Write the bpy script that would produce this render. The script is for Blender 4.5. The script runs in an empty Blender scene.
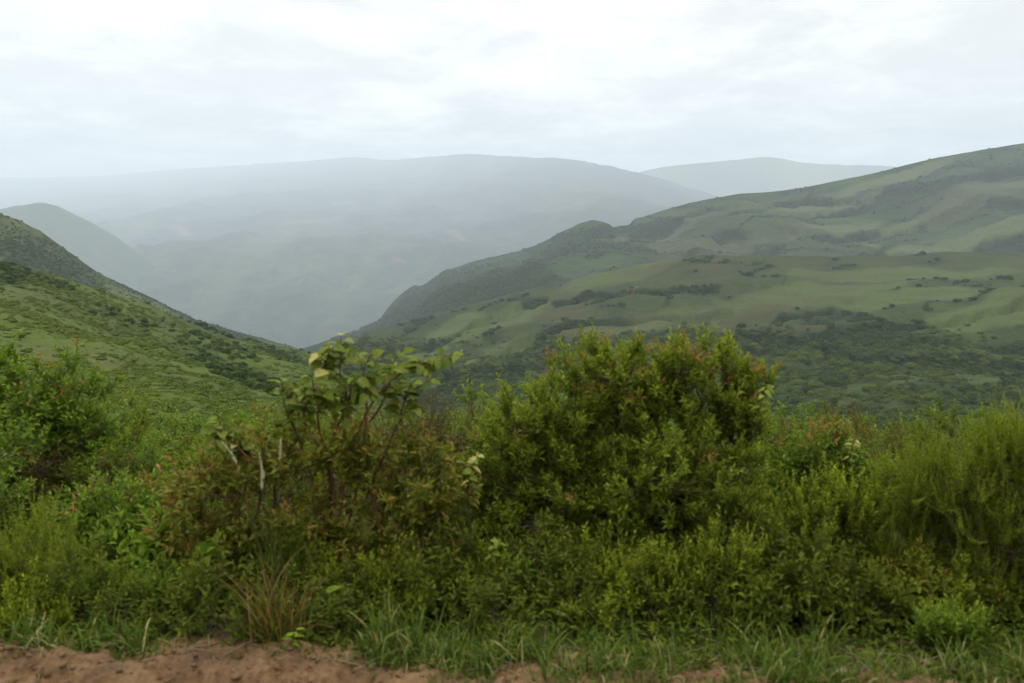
import bpy, math, random
import numpy as np

SEED = 11
rng = np.random.default_rng(SEED)
random.seed(SEED)
scene = bpy.context.scene
COL = scene.collection

# ------------------------------------------------------------------ camera
W, H, LENS = 1024.0, 683.0, 28.0
F = LENS / 36.0 * W
CAM_Z = 2.0
PITCH = math.radians(8.3)
cd = bpy.data.cameras.new('camera')
cd.lens = LENS; cd.sensor_width = 36.0; cd.clip_start = 0.05; cd.clip_end = 60000
cd.dof.use_dof = True; cd.dof.focus_distance = 500.0; cd.dof.aperture_fstop = 2.6
cam = bpy.data.objects.new('camera', cd); COL.objects.link(cam)
cam.location = (0, 0, CAM_Z); cam.rotation_euler = (math.radians(90) - PITCH, 0, 0)
scene.camera = cam

# ------------------------------------------------------------------ light
SUN_EL, SUN_AZ = math.radians(62), math.radians(-25)      # azimuth from +Y, negative = left
world = bpy.data.worlds.new('World'); scene.world = world
world.use_nodes = True
nt = world.node_tree; nt.nodes.clear()
def wn(kind, **kw):
    n = nt.nodes.new(kind)
    for k, v in kw.items(): setattr(n, k, v)
    return n
def wmath(op, a, b=None, c=None, clamp=False):
    n = wn('ShaderNodeMath', operation=op, use_clamp=clamp)
    for i, v in enumerate((a, b, c)):
        if v is None: continue
        if isinstance(v, (int, float)): n.inputs[i].default_value = v
        else: nt.links.new(v, n.inputs[i])
    return n.outputs[0]
out = wn('ShaderNodeOutputWorld'); bg = wn('ShaderNodeBackground')
bg.inputs['Strength'].default_value = 0.1
sky = wn('ShaderNodeTexSky'); sky.sky_type = 'NISHITA'; sky.sun_disc = False
sky.sun_elevation = SUN_EL; sky.sun_rotation = SUN_AZ
tc = wn('ShaderNodeTexCoord'); sep = wn('ShaderNodeSeparateXYZ')
nt.links.new(tc.outputs['Generated'], sep.inputs[0])
zc = wmath('ADD', wmath('MAXIMUM', sep.outputs['Z'], 0.0), 0.14)
comb = wn('ShaderNodeCombineXYZ')
nt.links.new(wmath('DIVIDE', sep.outputs['X'], zc), comb.inputs[0])
nt.links.new(wmath('DIVIDE', sep.outputs['Y'], zc), comb.inputs[1])
def wnoise(scale, detail, rough, dist):
    n = wn('ShaderNodeTexNoise'); n.inputs['Scale'].default_value = scale
    n.inputs['Detail'].default_value = detail; n.inputs['Roughness'].default_value = rough
    n.inputs['Distortion'].default_value = dist
    nt.links.new(comb.outputs[0], n.inputs['Vector']); return n.outputs[0]
n1 = wnoise(0.50, 8, 0.58, 0.15)
n2 = wnoise(1.5, 9, 0.66, 0.25)
cl = wmath('ADD', wmath('MULTIPLY', n1, 0.55), wmath('MULTIPLY', n2, 0.45))
mr = wn('ShaderNodeMapRange'); mr.interpolation_type = 'SMOOTHSTEP'
nt.links.new(cl, mr.inputs[0])
mr.inputs[1].default_value = 0.43; mr.inputs[2].default_value = 0.60
mr.inputs[3].default_value = 0.84; mr.inputs[4].default_value = 1.36
# CIE-like overcast: brighter towards the zenith
zr = wn('ShaderNodeMapRange'); zr.interpolation_type = 'SMOOTHSTEP'; nt.links.new(sep.outputs['Z'], zr.inputs[0])
zr.inputs[1].default_value = 0.28; zr.inputs[2].default_value = 0.85; zr.inputs[3].default_value = 9.1; zr.inputs[4].default_value = 21.0
zen = zr.outputs[0]
hz = wn('ShaderNodeMapRange'); hz.interpolation_type = 'SMOOTHSTEP'
nt.links.new(wmath('MULTIPLY_ADD', wmath('SUBTRACT', n2, 0.5), 0.16, sep.outputs['Z']), hz.inputs[0])
hz.inputs[1].default_value = 0.03; hz.inputs[2].default_value = 0.15; hz.inputs[3].default_value = 0.42; hz.inputs[4].default_value = 1.0
lum = wmath('MULTIPLY', wmath('MULTIPLY', zen, mr.outputs[0]), hz.outputs[0])
up = wn('ShaderNodeMapRange'); nt.links.new(sep.outputs['Z'], up.inputs[0])
up.inputs[1].default_value = -0.12; up.inputs[2].default_value = 0.0
up.inputs[3].default_value = 0.12; up.inputs[4].default_value = 1.0
lum = wmath('MULTIPLY', lum, up.outputs[0])
tint = wn('ShaderNodeMix', data_type='RGBA', blend_type='MULTIPLY'); tint.inputs[0].default_value = 1.0
tint.inputs[6].default_value = (1.0, 0.955, 0.91, 1); nt.links.new(lum, tint.inputs[7])
mx = wn('ShaderNodeMix', data_type='RGBA'); mx.inputs[0].default_value = 0.95
nt.links.new(sky.outputs[0], mx.inputs[6]); nt.links.new(tint.outputs[2], mx.inputs[7])
nt.links.new(mx.outputs[2], bg.inputs['Color']); nt.links.new(bg.outputs[0], out.inputs['Surface'])

sd = bpy.data.lights.new('sun', 'SUN'); sd.energy = 1.5; sd.angle = math.radians(18)
sd.color = (1.0, 0.97, 0.92)
sun = bpy.data.objects.new('sun', sd); COL.objects.link(sun)
sun.rotation_euler = (math.pi / 2 - SUN_EL, 0, -SUN_AZ + math.pi)

vs = scene.view_settings
scene.display_settings.display_device = 'sRGB'
vs.view_transform = 'Standard'; vs.look = 'None'; vs.gamma = 1.0; vs.exposure = 0.22
vs.use_curve_mapping = False
scene.render.engine = 'CYCLES'
cy = scene.cycles
cy.use_denoising = True
try: cy.denoiser = 'OPENIMAGEDENOISE'
except Exception: pass
cy.max_bounces = 8; cy.diffuse_bounces = 3; cy.glossy_bounces = 2; cy.transmission_bounces = 4
cy.volume_bounces = 3; cy.transparent_max_bounces = 8
cy.caustics_reflective = False; cy.caustics_refractive = False
cy.sample_clamp_indirect = 4.0

# ------------------------------------------------------------------ helpers
SP, CP = math.sin(PITCH), math.cos(PITCH)
def P(px, py, d):
    """world point seen at picture place px,py and lying d metres ahead"""
    a = (np.asarray(px, float) - W / 2) / F
    b = (H / 2 - np.asarray(py, float)) / F
    y = CP + b * SP; z = -SP + b * CP
    s = np.asarray(d, float) / y
    return np.stack(np.broadcast_arrays(a * s, y * s, CAM_Z + z * s), -1)
def tag(o, label=None, cat=None, group=None, kind=None):
    if label: o['label'] = label
    if cat: o['category'] = cat
    if group: o['group'] = group
    if kind: o['kind'] = kind
    return o
def mesh_obj(name, V, faces, mat, parent=None, attrs=None, smooth=False):
    """faces: (n,3) or (n,4) int array"""
    me = bpy.data.meshes.new(name)
    V = np.asarray(V, np.float32); faces = np.asarray(faces, np.int32)
    k = faces.shape[1]; n = len(faces)
    me.vertices.add(len(V)); me.vertices.foreach_set('co', V.ravel())
    me.loops.add(n * k); me.loops.foreach_set('vertex_index', faces.ravel())
    me.polygons.add(n)
    me.polygons.foreach_set('loop_start', np.arange(0, n * k, k, dtype=np.int32))
    me.polygons.foreach_set('loop_total', np.full(n, k, np.int32))
    if smooth: me.polygons.foreach_set('use_smooth', np.ones(n, bool))
    for an, av in (attrs or {}).items():
        at = me.attributes.new(an, 'FLOAT', 'POINT')
        at.data.foreach_set('value', np.asarray(av, np.float32).ravel())
    me.update(calc_edges=True); me.validate()
    me.materials.append(mat)
    o = bpy.data.objects.new(name, me); COL.objects.link(o)
    if parent: o.parent = parent
    return o
def empty(name, loc):
    o = bpy.data.objects.new(name, None); o.empty_display_size = 0.1
    o.location = loc; COL.objects.link(o); return o

def _hash(ix, iy, s):
    n = (ix * 374761393 + iy * 668265263 + s * 2147483647) & 0xFFFFFFFF
    n = ((n ^ (n >> 13)) * 1274126177) & 0xFFFFFFFF
    n = ((n ^ (n >> 16)) * 2246822519) & 0xFFFFFFFF
    return ((n ^ (n >> 15)) & 0xFFFFFF) / float(0xFFFFFF)
def vnoise(x, y, s=0):
    x = np.asarray(x, float); y = np.asarray(y, float)
    xi = np.floor(x).astype(np.int64); yi = np.floor(y).astype(np.int64)
    fx = x - xi; fy = y - yi
    fx = fx * fx * fx * (fx * (fx * 6 - 15) + 10); fy = fy * fy * fy * (fy * (fy * 6 - 15) + 10)
    a = _hash(xi, yi, s); b = _hash(xi + 1, yi, s); c = _hash(xi, yi + 1, s); d = _hash(xi + 1, yi + 1, s)
    return (a + (b - a) * fx) * (1 - fy) + (c + (d - c) * fx) * fy
def fbm(x, y, s=0, o=5, g=0.5):
    t = 0; a = 1; n = 0
    for i in range(o):
        t = t + a * vnoise(x * 2 ** i + 17.3 * i, y * 2 ** i - 9.1 * i, s + i); n += a; a *= g
    return t / n
def ridged(x, y, s=0, o=4):
    t = 0; a = 1; n = 0
    for i in range(o):
        t = t + a * (1 - np.abs(2 * vnoise(x * 2 ** i + 5.7 * i, y * 2 ** i + 3.3 * i, s + i) - 1)); n += a; a *= 0.5
    return t / n
def sstep(a, b, x):
    t = np.clip((x - a) / (b - a), 0, 1); return t * t * (3 - 2 * t)

# ------------------------------------------------------------------ materials
class NM:
    def __init__(s, name):
        s.m = bpy.data.materials.new(name); s.m.use_nodes = True
        s.t = s.m.node_tree; s.t.nodes.clear(); s.out = s.t.nodes.new('ShaderNodeOutputMaterial')
    def n(s, kind, **kw):
        x = s.t.nodes.new(kind)
        for k, v in kw.items(): setattr(x, k, v)
        return x
    def l(s, a, b): s.t.links.new(a, b)
    def attr(s, name): return s.n('ShaderNodeAttribute', attribute_name=name).outputs['Fac']
    def noise(s, scale, detail=4, rough=0.55, vec=None):
        x = s.n('ShaderNodeTexNoise'); x.inputs['Scale'].default_value = scale
        x.inputs['Detail'].default_value = detail; x.inputs['Roughness'].default_value = rough
        if vec is not None: s.l(vec, x.inputs['Vector'])
        return x.outputs[0]
    def ramp(s, fac, stops):
        r = s.n('ShaderNodeValToRGB'); cr = r.color_ramp
        while len(cr.elements) < len(stops): cr.elements.new(0.5)
        for e, (p, c) in zip(cr.elements, stops):
            e.position = p; e.color = (*c, 1)
        s.l(fac, r.inputs[0]); return r.outputs[0]
    def mix(s, fac, a, b, blend='MIX'):
        x = s.n('ShaderNodeMix', data_type='RGBA', blend_type=blend)
        for i, v in ((0, fac), (6, a), (7, b)):
            if isinstance(v, (int, float)): x.inputs[i].default_value = v
            elif isinstance(v, tuple): x.inputs[i].default_value = (*v, 1)
            else: s.l(v, x.inputs[i])
        return x.outputs[2]
    def math(s, op, a, b=None, clamp=False):
        x = s.n('ShaderNodeMath', operation=op, use_clamp=clamp)
        for i, v in enumerate((a, b)):
            if v is None: continue
            if isinstance(v, (int, float)): x.inputs[i].default_value = v
            else: s.l(v, x.inputs[i])
        return x.outputs[0]

def leaf_mat(name, stops, transl=0.4, rough=0.6, spec=0.07, hue=0.0):
    m = NM(name)
    c = m.ramp(m.attr('tint'), stops)
    tcn = m.n('ShaderNodeTexCoord'); c = m.mix(1.0, c, m.ramp(m.noise(55, 4, .65, tcn.outputs['Object']), [(.3, (.70, .72, .75)), (.7, (1.28, 1.25, 1.15))]), 'MULTIPLY')
    p = m.n('ShaderNodeBsdfPrincipled'); p.inputs['Roughness'].default_value = rough
    p.inputs['Specular IOR Level'].default_value = spec
    m.l(c, p.inputs['Base Color'])
    t = m.n('ShaderNodeBsdfTranslucent')
    c2 = m.mix(1.0, c, (1.25, 1.3, 0.6), 'MULTIPLY'); m.l(c2, t.inputs['Color'])
    x = m.n('ShaderNodeMixShader'); x.inputs[0].default_value = transl
    m.l(p.outputs[0], x.inputs[1]); m.l(t.outputs[0], x.inputs[2]); m.l(x.outputs[0], m.out.inputs['Surface'])
    return m.m
def bark_mat(name, c1, c2):
    m = NM(name); tcn = m.n('ShaderNodeTexCoord')
    c = m.mix(m.noise(35, 5, 0.6, tcn.outputs['Object']), c1, c2)
    p = m.n('ShaderNodeBsdfPrincipled'); p.inputs['Roughness'].default_value = 0.85
    m.l(c, p.inputs['Base Color']); m.l(p.outputs[0], m.out.inputs['Surface']); return m.m

def hill_mat(name, fine, grass=(0.065, 0.088, 0.022), grass2=(0.095, 0.105, 0.032), wood=(0.016, 0.032, 0.010),
             dry=(0.085, 0.066, 0.034), field=(0.085, 0.105, 0.030), bump=0.6, bdist=1.0):
    m = NM(name); tcn = m.n('ShaderNodeTexCoord'); ob = tcn.outputs['Object']
    g = m.mix(m.ramp(m.noise(fine * 0.12, 5, 0.6, ob), [(0.35, (0, 0, 0)), (0.65, (1, 1, 1))]), grass, grass2)
    g = m.mix(m.attr('field'), g, field)
    g = m.mix(m.attr('dry'), g, dry)
    f1 = m.noise(fine, 5, 0.7, ob)
    cov = m.math('ADD', m.attr('cover'), m.math('MULTIPLY', m.math('SUBTRACT', f1, 0.5), 1.3))
    cov = m.ramp(cov, [(0.3, (0, 0, 0)), (0.75, (1, 1, 1))])
    c = m.mix(cov, g, wood)
    c = m.mix(m.attr('bare'), c, (0.12, 0.080, 0.046))
    v = m.ramp(m.noise(fine * 2.7, 3, 0.7, ob), [(0.3, (0.72, 0.72, 0.72)), (0.7, (1.25, 1.25, 1.25))])
    c = m.mix(1.0, c, v, 'MULTIPLY')
    p = m.n('ShaderNodeBsdfPrincipled'); p.inputs['Roughness'].default_value = 0.95
    p.inputs['Specular IOR Level'].default_value = 0.1
    b = m.n('ShaderNodeBump'); b.inputs['Strength'].default_value = bump; b.inputs['Distance'].default_value = bdist
    m.l(f1, b.inputs['Height']); m.l(b.outputs[0], p.inputs['Normal'])
    m.l(c, p.inputs['Base Color']); m.l(p.outputs[0], m.out.inputs['Surface']); return m.m

# ------------------------------------------------------------------ terrain
def curve(pts, px):
    """pts: list of (px, value)"""
    a = np.array(pts, float); return np.interp(px, a[:, 0], a[:, 1])
def smooth1(a, k, axis):
    if k < 2: return a
    ker = np.hanning(k + 2)[1:-1]; ker /= ker.sum()
    pad = [(0, 0)] * a.ndim; pad[axis] = (k // 2, k - 1 - k // 2)
    b = np.pad(a, pad, mode='edge')
    return np.apply_along_axis(lambda v: np.convolve(v, ker, 'valid'), axis, b)

class Hill:
    """A slope built ring by ring, each ring at its own distance, then roughened by noise and gullies."""
    def __init__(s, rings, px0, px1, ncol, rows, crest, sm=9, edge_noise=1.0, seed=0):
        s.pxs = np.linspace(px0, px1, ncol)
        pys, ds = [], []
        for kind, d, v in rings:
            dd = curve(d, s.pxs) if isinstance(d, list) else np.full(ncol, float(d))
            if kind == 'z':       # world height
                z = curve(v, s.pxs) if isinstance(v, list) else np.full(ncol, float(v))
                k = (z - CAM_Z) / dd              # z/y slope -> picture row
                b = (k * CP + SP) / (CP - k * SP)
                pys.append(H / 2 - b * F)
            else:
                pys.append(curve(v, s.pxs))
            ds.append(dd)
        pys = np.array(pys); ds = np.array(ds)
        nr = sum(rows) + 1
        PY = np.zeros((nr, ncol)); D = np.zeros((nr, ncol)); r = 0
        s.t = np.zeros((nr, ncol))
        for i, n in enumerate(rows):
            for j in range(n + (i == len(rows) - 1)):
                u = j / n
                D[r] = ds[i] * (ds[i + 1] / ds[i]) ** u
                PY[r] = pys[i] + (pys[i + 1] - pys[i]) * u
                s.t[r] = i + u; r += 1
        B = P(s.pxs[None, :], PY, D)
        Z = smooth1(B[..., 2], sm, 1)
        if rows[crest - 1] > 10:
            Z2 = smooth1(Z, 7, 0); w = np.clip(np.abs(s.t - crest) * 3, 0, 1); Z = Z2 * w + Z * (1 - w)
        B[..., 2] = Z
        s.B = B; s.PY = PY; s.PX = np.broadcast_to(s.pxs[None, :], PY.shape); s.D = D; s.crest = crest
        s.fade = np.clip(np.abs(s.t - crest) * 1.4, edge_noise * 0.2, 1)     # keep the crest near its line
        s.dz = np.zeros_like(PY)
        s.A = {k: np.zeros_like(PY) for k in ('cover', 'dry', 'bare', 'field')}
    def X(s): return s.B[..., 0]
    def Y(s): return s.B[..., 1]
    def build(s, name, mat, label, kind='structure'):
        V = s.B.copy(); V[..., 2] += s.dz
        s.V = V
        nr, nc = s.PY.shape
        i = np.arange(nr * nc).reshape(nr, nc)
        f = np.stack([i[:-1, :-1], i[:-1, 1:], i[1:, 1:], i[1:, :-1]], -1).reshape(-1, 4)
        o = mesh_obj(name, V.reshape(-1, 3), f, mat, attrs={k: v for k, v in s.A.items()}, smooth=True)
        tag(o, label, None, None, kind)
        return o
    def sample(s, n, weight, r):
        """n random points on the surface by a weight per vertex (times nothing: rings are already dense near)"""
        w = weight.ravel().clip(0); w = w / w.sum()
        k = r.choice(w.size, n, p=w)
        nr, nc = s.PY.shape
        a, b = np.unravel_index(k, (nr, nc))
        a2 = np.clip(a + 1, 0, nr - 1); b2 = np.clip(b + 1, 0, nc - 1)
        u = r.random((n, 1)); v = r.random((n, 1))
        q = s.V[a, b] * (1 - u) * (1 - v) + s.V[a2, b] * u * (1 - v) + s.V[a, b2] * (1 - u) * v + s.V[a2, b2] * u * v
        return q, a, b

def seg_dist(px, py, line, ys=1.6):
    best = np.full(px.shape, 1e9)
    for (x0, y0), (x1, y1) in zip(line[:-1], line[1:]):
        dx, dy = x1 - x0, (y1 - y0) * ys
        t = np.clip(((px - x0) * dx + (py - y0) * ys * dy) / (dx * dx + dy * dy + 1e-9), 0, 1)
        best = np.minimum(best, np.hypot(px - x0 - t * dx, (py - y0) * ys - t * dy))
    return best
def blob(px, py, cx, cy, rx, ry, rot=0.0, seed=3, soft=0.35, rag=0.9):
    c, s_ = math.cos(math.radians(rot)), math.sin(math.radians(rot))
    dx = px - cx; dy = py - cy
    u = (dx * c + dy * s_) / rx; v = (-dx * s_ + dy * c) / ry
    n = (fbm(px / 14, py / 7, seed, 3) - 0.5) * rag
    return 1 - sstep(1 - soft, 1 + soft * 0.6, np.hypot(u, v) + n)

# valley floor: the one sheet that reaches the horizon, far below the road
gm = hill_mat('valley_grass', 0.004, bump=0.2)
gx = np.linspace(-17500, 17500, 60); gy = np.linspace(-1500, 23300, 54)
GX, GY = np.meshgrid(gx, gy); ii = np.arange(GX.size).reshape(GX.shape)
GZ = -860 + 25 * fbm(GX / 1500, GY / 1500, 5)
o = mesh_obj('ground', np.stack([GX, GY, GZ], -1).reshape(-1, 3),
             np.stack([ii[:-1, :-1], ii[:-1, 1:], ii[1:, 1:], ii[1:, :-1]], -1).reshape(-1, 4), gm,
             attrs={'cover': np.full(GX.size, .5), 'dry': np.zeros(GX.size), 'bare': np.zeros(GX.size)}, smooth=True)
tag(o, 'green valley ground far below the roadside', None, None, 'structure')

# --- near hillside on the left
A = Hill([('z', 3.42, -0.07), ('z', 5.0, -0.10), ('z', 9.0, -1.5),
          ('p', 30, [(-500, 425), (0, 428), (300, 445), (500, 475), (1500, 475)]),
          ('p', 110, [(-500, 330), (0, 338), (150, 362), (300, 398), (400, 428), (600, 468), (1024, 460), (1500, 455)]),
          ('p', [(-500, 220), (0, 250), (60, 280), (120, 320), (180, 370), (240, 430), (300, 500), (330, 520), (380, 520), (450, 400), (600, 250), (1500, 220)],
           [(-500, 160), (-200, 222), (0, 258), (60, 275), (120, 295), (180, 318), (240, 340), (300, 351), (330, 362), (380, 405), (450, 450), (600, 470), (1500, 465)]),
          ('z', [(-500, 420), (0, 450), (300, 750), (450, 700), (600, 450), (1500, 420)], [(-500, -90), (0, -120), (300, -260), (1500, -200)])],
         -500, 1500, 760, [16, 20, 40, 90, 130, 24], 5, seed=1)
x, y = A.X(), A.Y()
far = sstep(12, 90, A.D)
gul = 0.5 * ridged(x / 95 + fbm(x / 60, y / 60, 8, 3) * 0.8, y / 170, 12, 3) + 0.5 * ridged(A.PX / 150 - A.PY / 42, A.PY / 46 + fbm(A.PX / 60, A.PY / 30, 14, 3), 15, 3)
A.dz += far * A.fade * (11 * (fbm(x / 70, y / 90, 2) - 0.5) + 16 * (0.6 - gul)) * np.clip(A.D / 220, 0.15, 1.2)
A.dz += 0.08 * (fbm(x / 0.5, y / 0.5, 3, 3) - 0.5) * sstep(3.5, 4.2, A.D)
A.A['cover'] = np.clip(0.30 + 0.8 * (fbm(x / 35, y / 55, 21, 4) - 0.5) + 0.75 * sstep(0.58, 0.78, gul) + 0.25 * sstep(200, 420, A.D), 0, 1)
A.A['cover'] = np.maximum(A.A['cover'], 1 - sstep(8, 25, A.D))
A.A['bare'] = 0.2 * (1 - sstep(6, 11, A.D))
A.A['dry'] = 0.35 * sstep(0.5, 0.7, fbm(x / 40, y / 40, 31, 3))
hillA = A.build('hillside', hill_mat('hillside_scrub', 0.35, grass=(0.048, 0.077, 0.009), grass2=(0.060, 0.084, 0.011), wood=(0.030, 0.052, 0.008), bdist=1.2),
                'yellow-green scrub hillside sloping down from the left')

# --- second ridge on the left
Bh = Hill([('z', 560, -260), ('p', 700, [(-500, 260), (0, 300), (150, 345), (300, 380), (500, 420)]),
           ('p', [(-500, 850), (0, 850), (100, 930), (195, 1000), (300, 1100), (500, 1100)],
            [(-500, 110), (-150, 178), (0, 214), (22, 222), (40, 231), (62, 246), (100, 274), (150, 297), (195, 320), (240, 333), (300, 350), (350, 372), (500, 420)]),
           ('z', 1500, -420)], -500, 500, 420, [30, 90, 20], 2, seed=2, sm=3)
x, y = Bh.X(), Bh.Y()
Bh.dz += Bh.fade * 26 * (fbm(x / 120, y / 160, 41) - 0.5) + 3.0 * (fbm(x / 14, y / 14, 44, 3) - 0.5)
Bh.A['cover'] = np.clip(0.62 + 0.9 * (fbm(x / 60, y / 90, 42, 4) - 0.5), 0, 1)
Bh.build('wooded_hill', hill_mat('wooded_hill_cover', 0.12, bdist=3), 'dark wooded ridge behind the left hillside')

# --- middle hill on the right with gullies and clearings
Fh = Hill([('z', 150, -130),
           ('p', 240, [(200, 470), (380, 425), (450, 452), (600, 458), (800, 450), (1024, 447), (1500, 440)]),
           ('p', 430, [(200, 440), (380, 388), (450, 400), (600, 397), (800, 386), (1024, 378), (1500, 360)]),
           ('p', 700, [(200, 420), (360, 352), (450, 352), (600, 332), (800, 315), (1024, 302), (1500, 280)]),
           ('p', 1020, [(200, 410), (250, 392), (330, 352), (370, 331), (420, 318), (480, 302), (540, 287), (600, 272), (650, 262), (700, 254), (760, 256), (840, 256), (900, 255), (950, 250), (1024, 252), (1500, 235)]),
           ('z', 1450, -260)], 200, 1500, 900, [10, 90, 110, 110, 14], 4, sm=7, seed=3)
x, y, PX, PY = Fh.X(), Fh.Y(), Fh.PX, Fh.PY
wx = PX + 22 * (fbm(PX / 40, PY / 18, 71, 3) - 0.5); wy = PY + 9 * (fbm(PX / 40, PY / 18, 75, 3) - 0.5)
gullies = [([(350, 372), (400, 352), (440, 343), (470, 330), (520, 312), (545, 300)], 6),
           ([(450, 385), (480, 360), (520, 345), (560, 330), (620, 318), (680, 312), (720, 305)], 6),
           ([(430, 400), (480, 388), (540, 372), (560, 350)], 15),
           ([(1030, 318), (960, 328), (900, 335), (840, 342), (790, 355), (700, 370), (600, 385)], 8),
           ([(1030, 350), (950, 352), (900, 352), (860, 345), (830, 330)], 7),
           ([(700, 340), (740, 325), (780, 312), (830, 306)], 4),
           ([(560, 300), (600, 295), (660, 290), (720, 288)], 4),
           ([(640, 345), (690, 352), (740, 350), (790, 355)], 9),
           ([(1030, 372), (930, 368), (830, 362)], 9)]
gd = np.zeros_like(PX)
for ln, wd in gullies:
    gd = np.maximum(gd, 1 - sstep(wd * 0.45, wd * 1.3, seg_dist(wx, wy, ln) + 5 * (fbm(PX / 9, PY / 5, 78, 3) - 0.5)))
fields = [(1000, 323, 80, 15, -4), (505, 322, 52, 12, -22), (500, 352, 46, 9, -18), (640, 322, 90, 12, -14), (800, 295, 110, 9, -5),
          (620, 275, 70, 8, -14), (455, 325, 30, 8, -22), (910, 300, 70, 8, -3), (900, 272, 120, 7, -2), (440, 345, 34, 7, -20)]
fl = np.zeros_like(PX)
for i, (cx, cy_, rx, ry, rot) in enumerate(fields): fl = np.maximum(fl, blob(wx, wy, cx, cy_, rx, ry, rot, 80 + i, .2, .45))
big = fbm(x / 150, y / 190, 61, 4)
Fh.dz += Fh.fade * (40 * (big - 0.5) + 5 * (fbm(x / 40, y / 40, 66, 3) - 0.5)) * np.clip(Fh.D / 600, 0.4, 1.0) - 9 * gd * np.clip(Fh.D / 700, 0.4, 1)
low = sstep(335, 385, PY)
cov = 0.40 + 1.0 * (fbm(x / 55, y / 75, 62, 5, .6) - 0.5) + 0.5 * (fbm(PX / 26 + PY / 16, PY / 7, 63, 4) - .5) + 0.18 * low - 0.6 * fl + 1.05 * gd * (1 - 0.6 * fl) + .45 * sstep(.86, .97, 1 - np.abs(2 * vnoise(wx / 55 + wy / 40, wy / 13, 251) - 1)) * (1 - .5 * fl) + .06 * sstep(300, 268, PY) * (1 - fl)
Fh.A['cover'] = np.clip(cov, 0, 1)
dryb = np.maximum.reduce([blob(wx, wy, 720, 318, 80, 11, -12, 91), blob(wx, wy, 590, 300, 60, 9, -20, 92), blob(wx, wy, 770, 345, 50, 6, -5, 93),
                          blob(wx, wy, 680, 268, 70, 7, -4, 94), blob(wx, wy, 600, 325, 60, 7, -18, 95)])
Fh.A['field'] = np.clip(0.9 * fl + .55 * low * fbm(x / 30, y / 30, 245, 3) * 1.4, 0, 1)
Fh.A['dry'] = .8 * np.clip(0.7 * dryb + .22 * sstep(298, 272, PY) * (1 - .7 * fl) + 0.4 * sstep(0.52, 0.7, fbm(x / 70, y / 110, 64, 3)), 0, 0.85)
Fh.A['bare'] = np.clip(sum(0.75 * blob(wx, wy, a, b, c, d, e, 97, .5) for a, b, c, d, e in
                           ((632, 289, 9, 1.6, -20), (755, 322, 12, 1.4, -10), (845, 322, 8, 1.2, 0))), 0, .8)
hillF = Fh.build('field_hill', hill_mat('field_hill_cover', 0.13, grass=(0.0198, 0.0359, 0.0047), grass2=(0.0286, 0.0441, 0.0066), dry=(0.0363, 0.0320, 0.0123), wood=(0.0072, 0.0186, 0.0033), field=(0.0477, 0.0680, 0.0160), bdist=3.0),
                 'middle hill on the right with pale clearings and dark gullies')

# --- long back hill on the right
Eh = Hill([('z', 1130, -330), ('p', 1300, [(250, 380), (350, 352), (500, 318), (700, 292), (1024, 285), (1500, 280)]),
           ('p', 1650, [(250, 365), (350, 340), (500, 285), (700, 247), (1024, 222), (1500, 200)]),
           ('p', [(250, 2700), (400, 2500), (560, 2150), (690, 2150), (860, 2200), (1500, 2300)],
            [(250, 372), (300, 350), (350, 332), (378, 322), (390, 305), (402, 293), (430, 275), (470, 262), (520, 250), (545, 240), (560, 231), (578, 223), (592, 219), (606, 222), (640, 219), (690, 204), (740, 194), (800, 187), (860, 176), (940, 158), (1024, 144), (1500, 60)]),
           ('z', 3300, -500)], 250, 1500, 620, [30, 110, 110, 14], 3, sm=3, seed=4)
x, y, PX, PY = Eh.X(), Eh.Y(), Eh.PX, Eh.PY
wx = PX + 30 * (fbm(PX / 50, PY / 22, 101, 3) - 0.5); wy = PY + 8 * (fbm(PX / 50, PY / 22, 105, 3) - 0.5)
gd = np.zeros_like(PX)
for ln, wd in [([(1030, 206), (980, 205), (940, 214), (900, 222), (850, 228), (780, 236), (720, 240)], 6), ([(1030, 170), (940, 185), (860, 196), (780, 205), (700, 214)], 5),
               ([(1030, 240), (960, 245), (920, 250), (840, 248)], 7), ([(900, 190), (850, 205), (800, 215), (740, 222)], 4), ([(620, 222), (590, 240), (560, 258), (520, 275), (470, 292)], 10),
               ([(690, 222), (650, 235), (610, 250)], 6), ([(800, 232), (780, 245), (750, 252)], 6), ([(430, 280), (420, 300), (400, 322)], 14)]:
    gd = np.maximum(gd, 1 - sstep(wd * 0.5, wd * 1.4, seg_dist(wx, wy, ln) + 5 * (fbm(PX / 9, PY / 5, 108, 3) - 0.5)))
fl = np.zeros_like(PX)
for i, (cx, cy_, rx, ry, rot) in enumerate([(930, 212, 60, 6, -12), (1000, 190, 60, 8, -12), (830, 222, 50, 5, -10), (1000, 228, 60, 6, -6), (720, 215, 50, 5, -14), (640, 240, 60, 5, -12),
                                            (820, 205, 60, 4, -14), (940, 238, 60, 5, -6), (760, 238, 50, 4, -8), (900, 176, 70, 5, -14), (690, 250, 60, 4, -5)]):
    fl = np.maximum(fl, blob(wx, wy, cx, cy_, rx, ry, rot, 120 + i, .22, .5))
Eh.dz += Eh.fade * (110 * (fbm(x / 420, y / 520, 111) - 0.5) + 14 * (fbm(x / 90, y / 90, 116, 3) - 0.5)) - 16 * gd
Eh.dz += 5 * (fbm(x / 30, y / 30, 119, 2) - 0.5) * (1 - sstep(560, 700, PX))
cov = 0.48 + 0.9 * (fbm(x / 130, y / 180, 112, 6, .6) - 0.5) + 0.7 * (fbm(PX / 34 + PY / 14, PY / 5.5 + PX / 34, 113, 4) - .5) + 0.6 * gd - 0.6 * fl + .5 * sstep(.86, .97, 1 - np.abs(2 * vnoise(wx / 70 + wy / 40, wy / 8.5, 252) - 1)) * (1 - .4 * fl) + 0.35 * (1 - sstep(470, 640, PX))
Eh.A['cover'] = np.clip(cov, 0, 1)
Eh.A['field'] = 0.9 * fl
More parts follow.
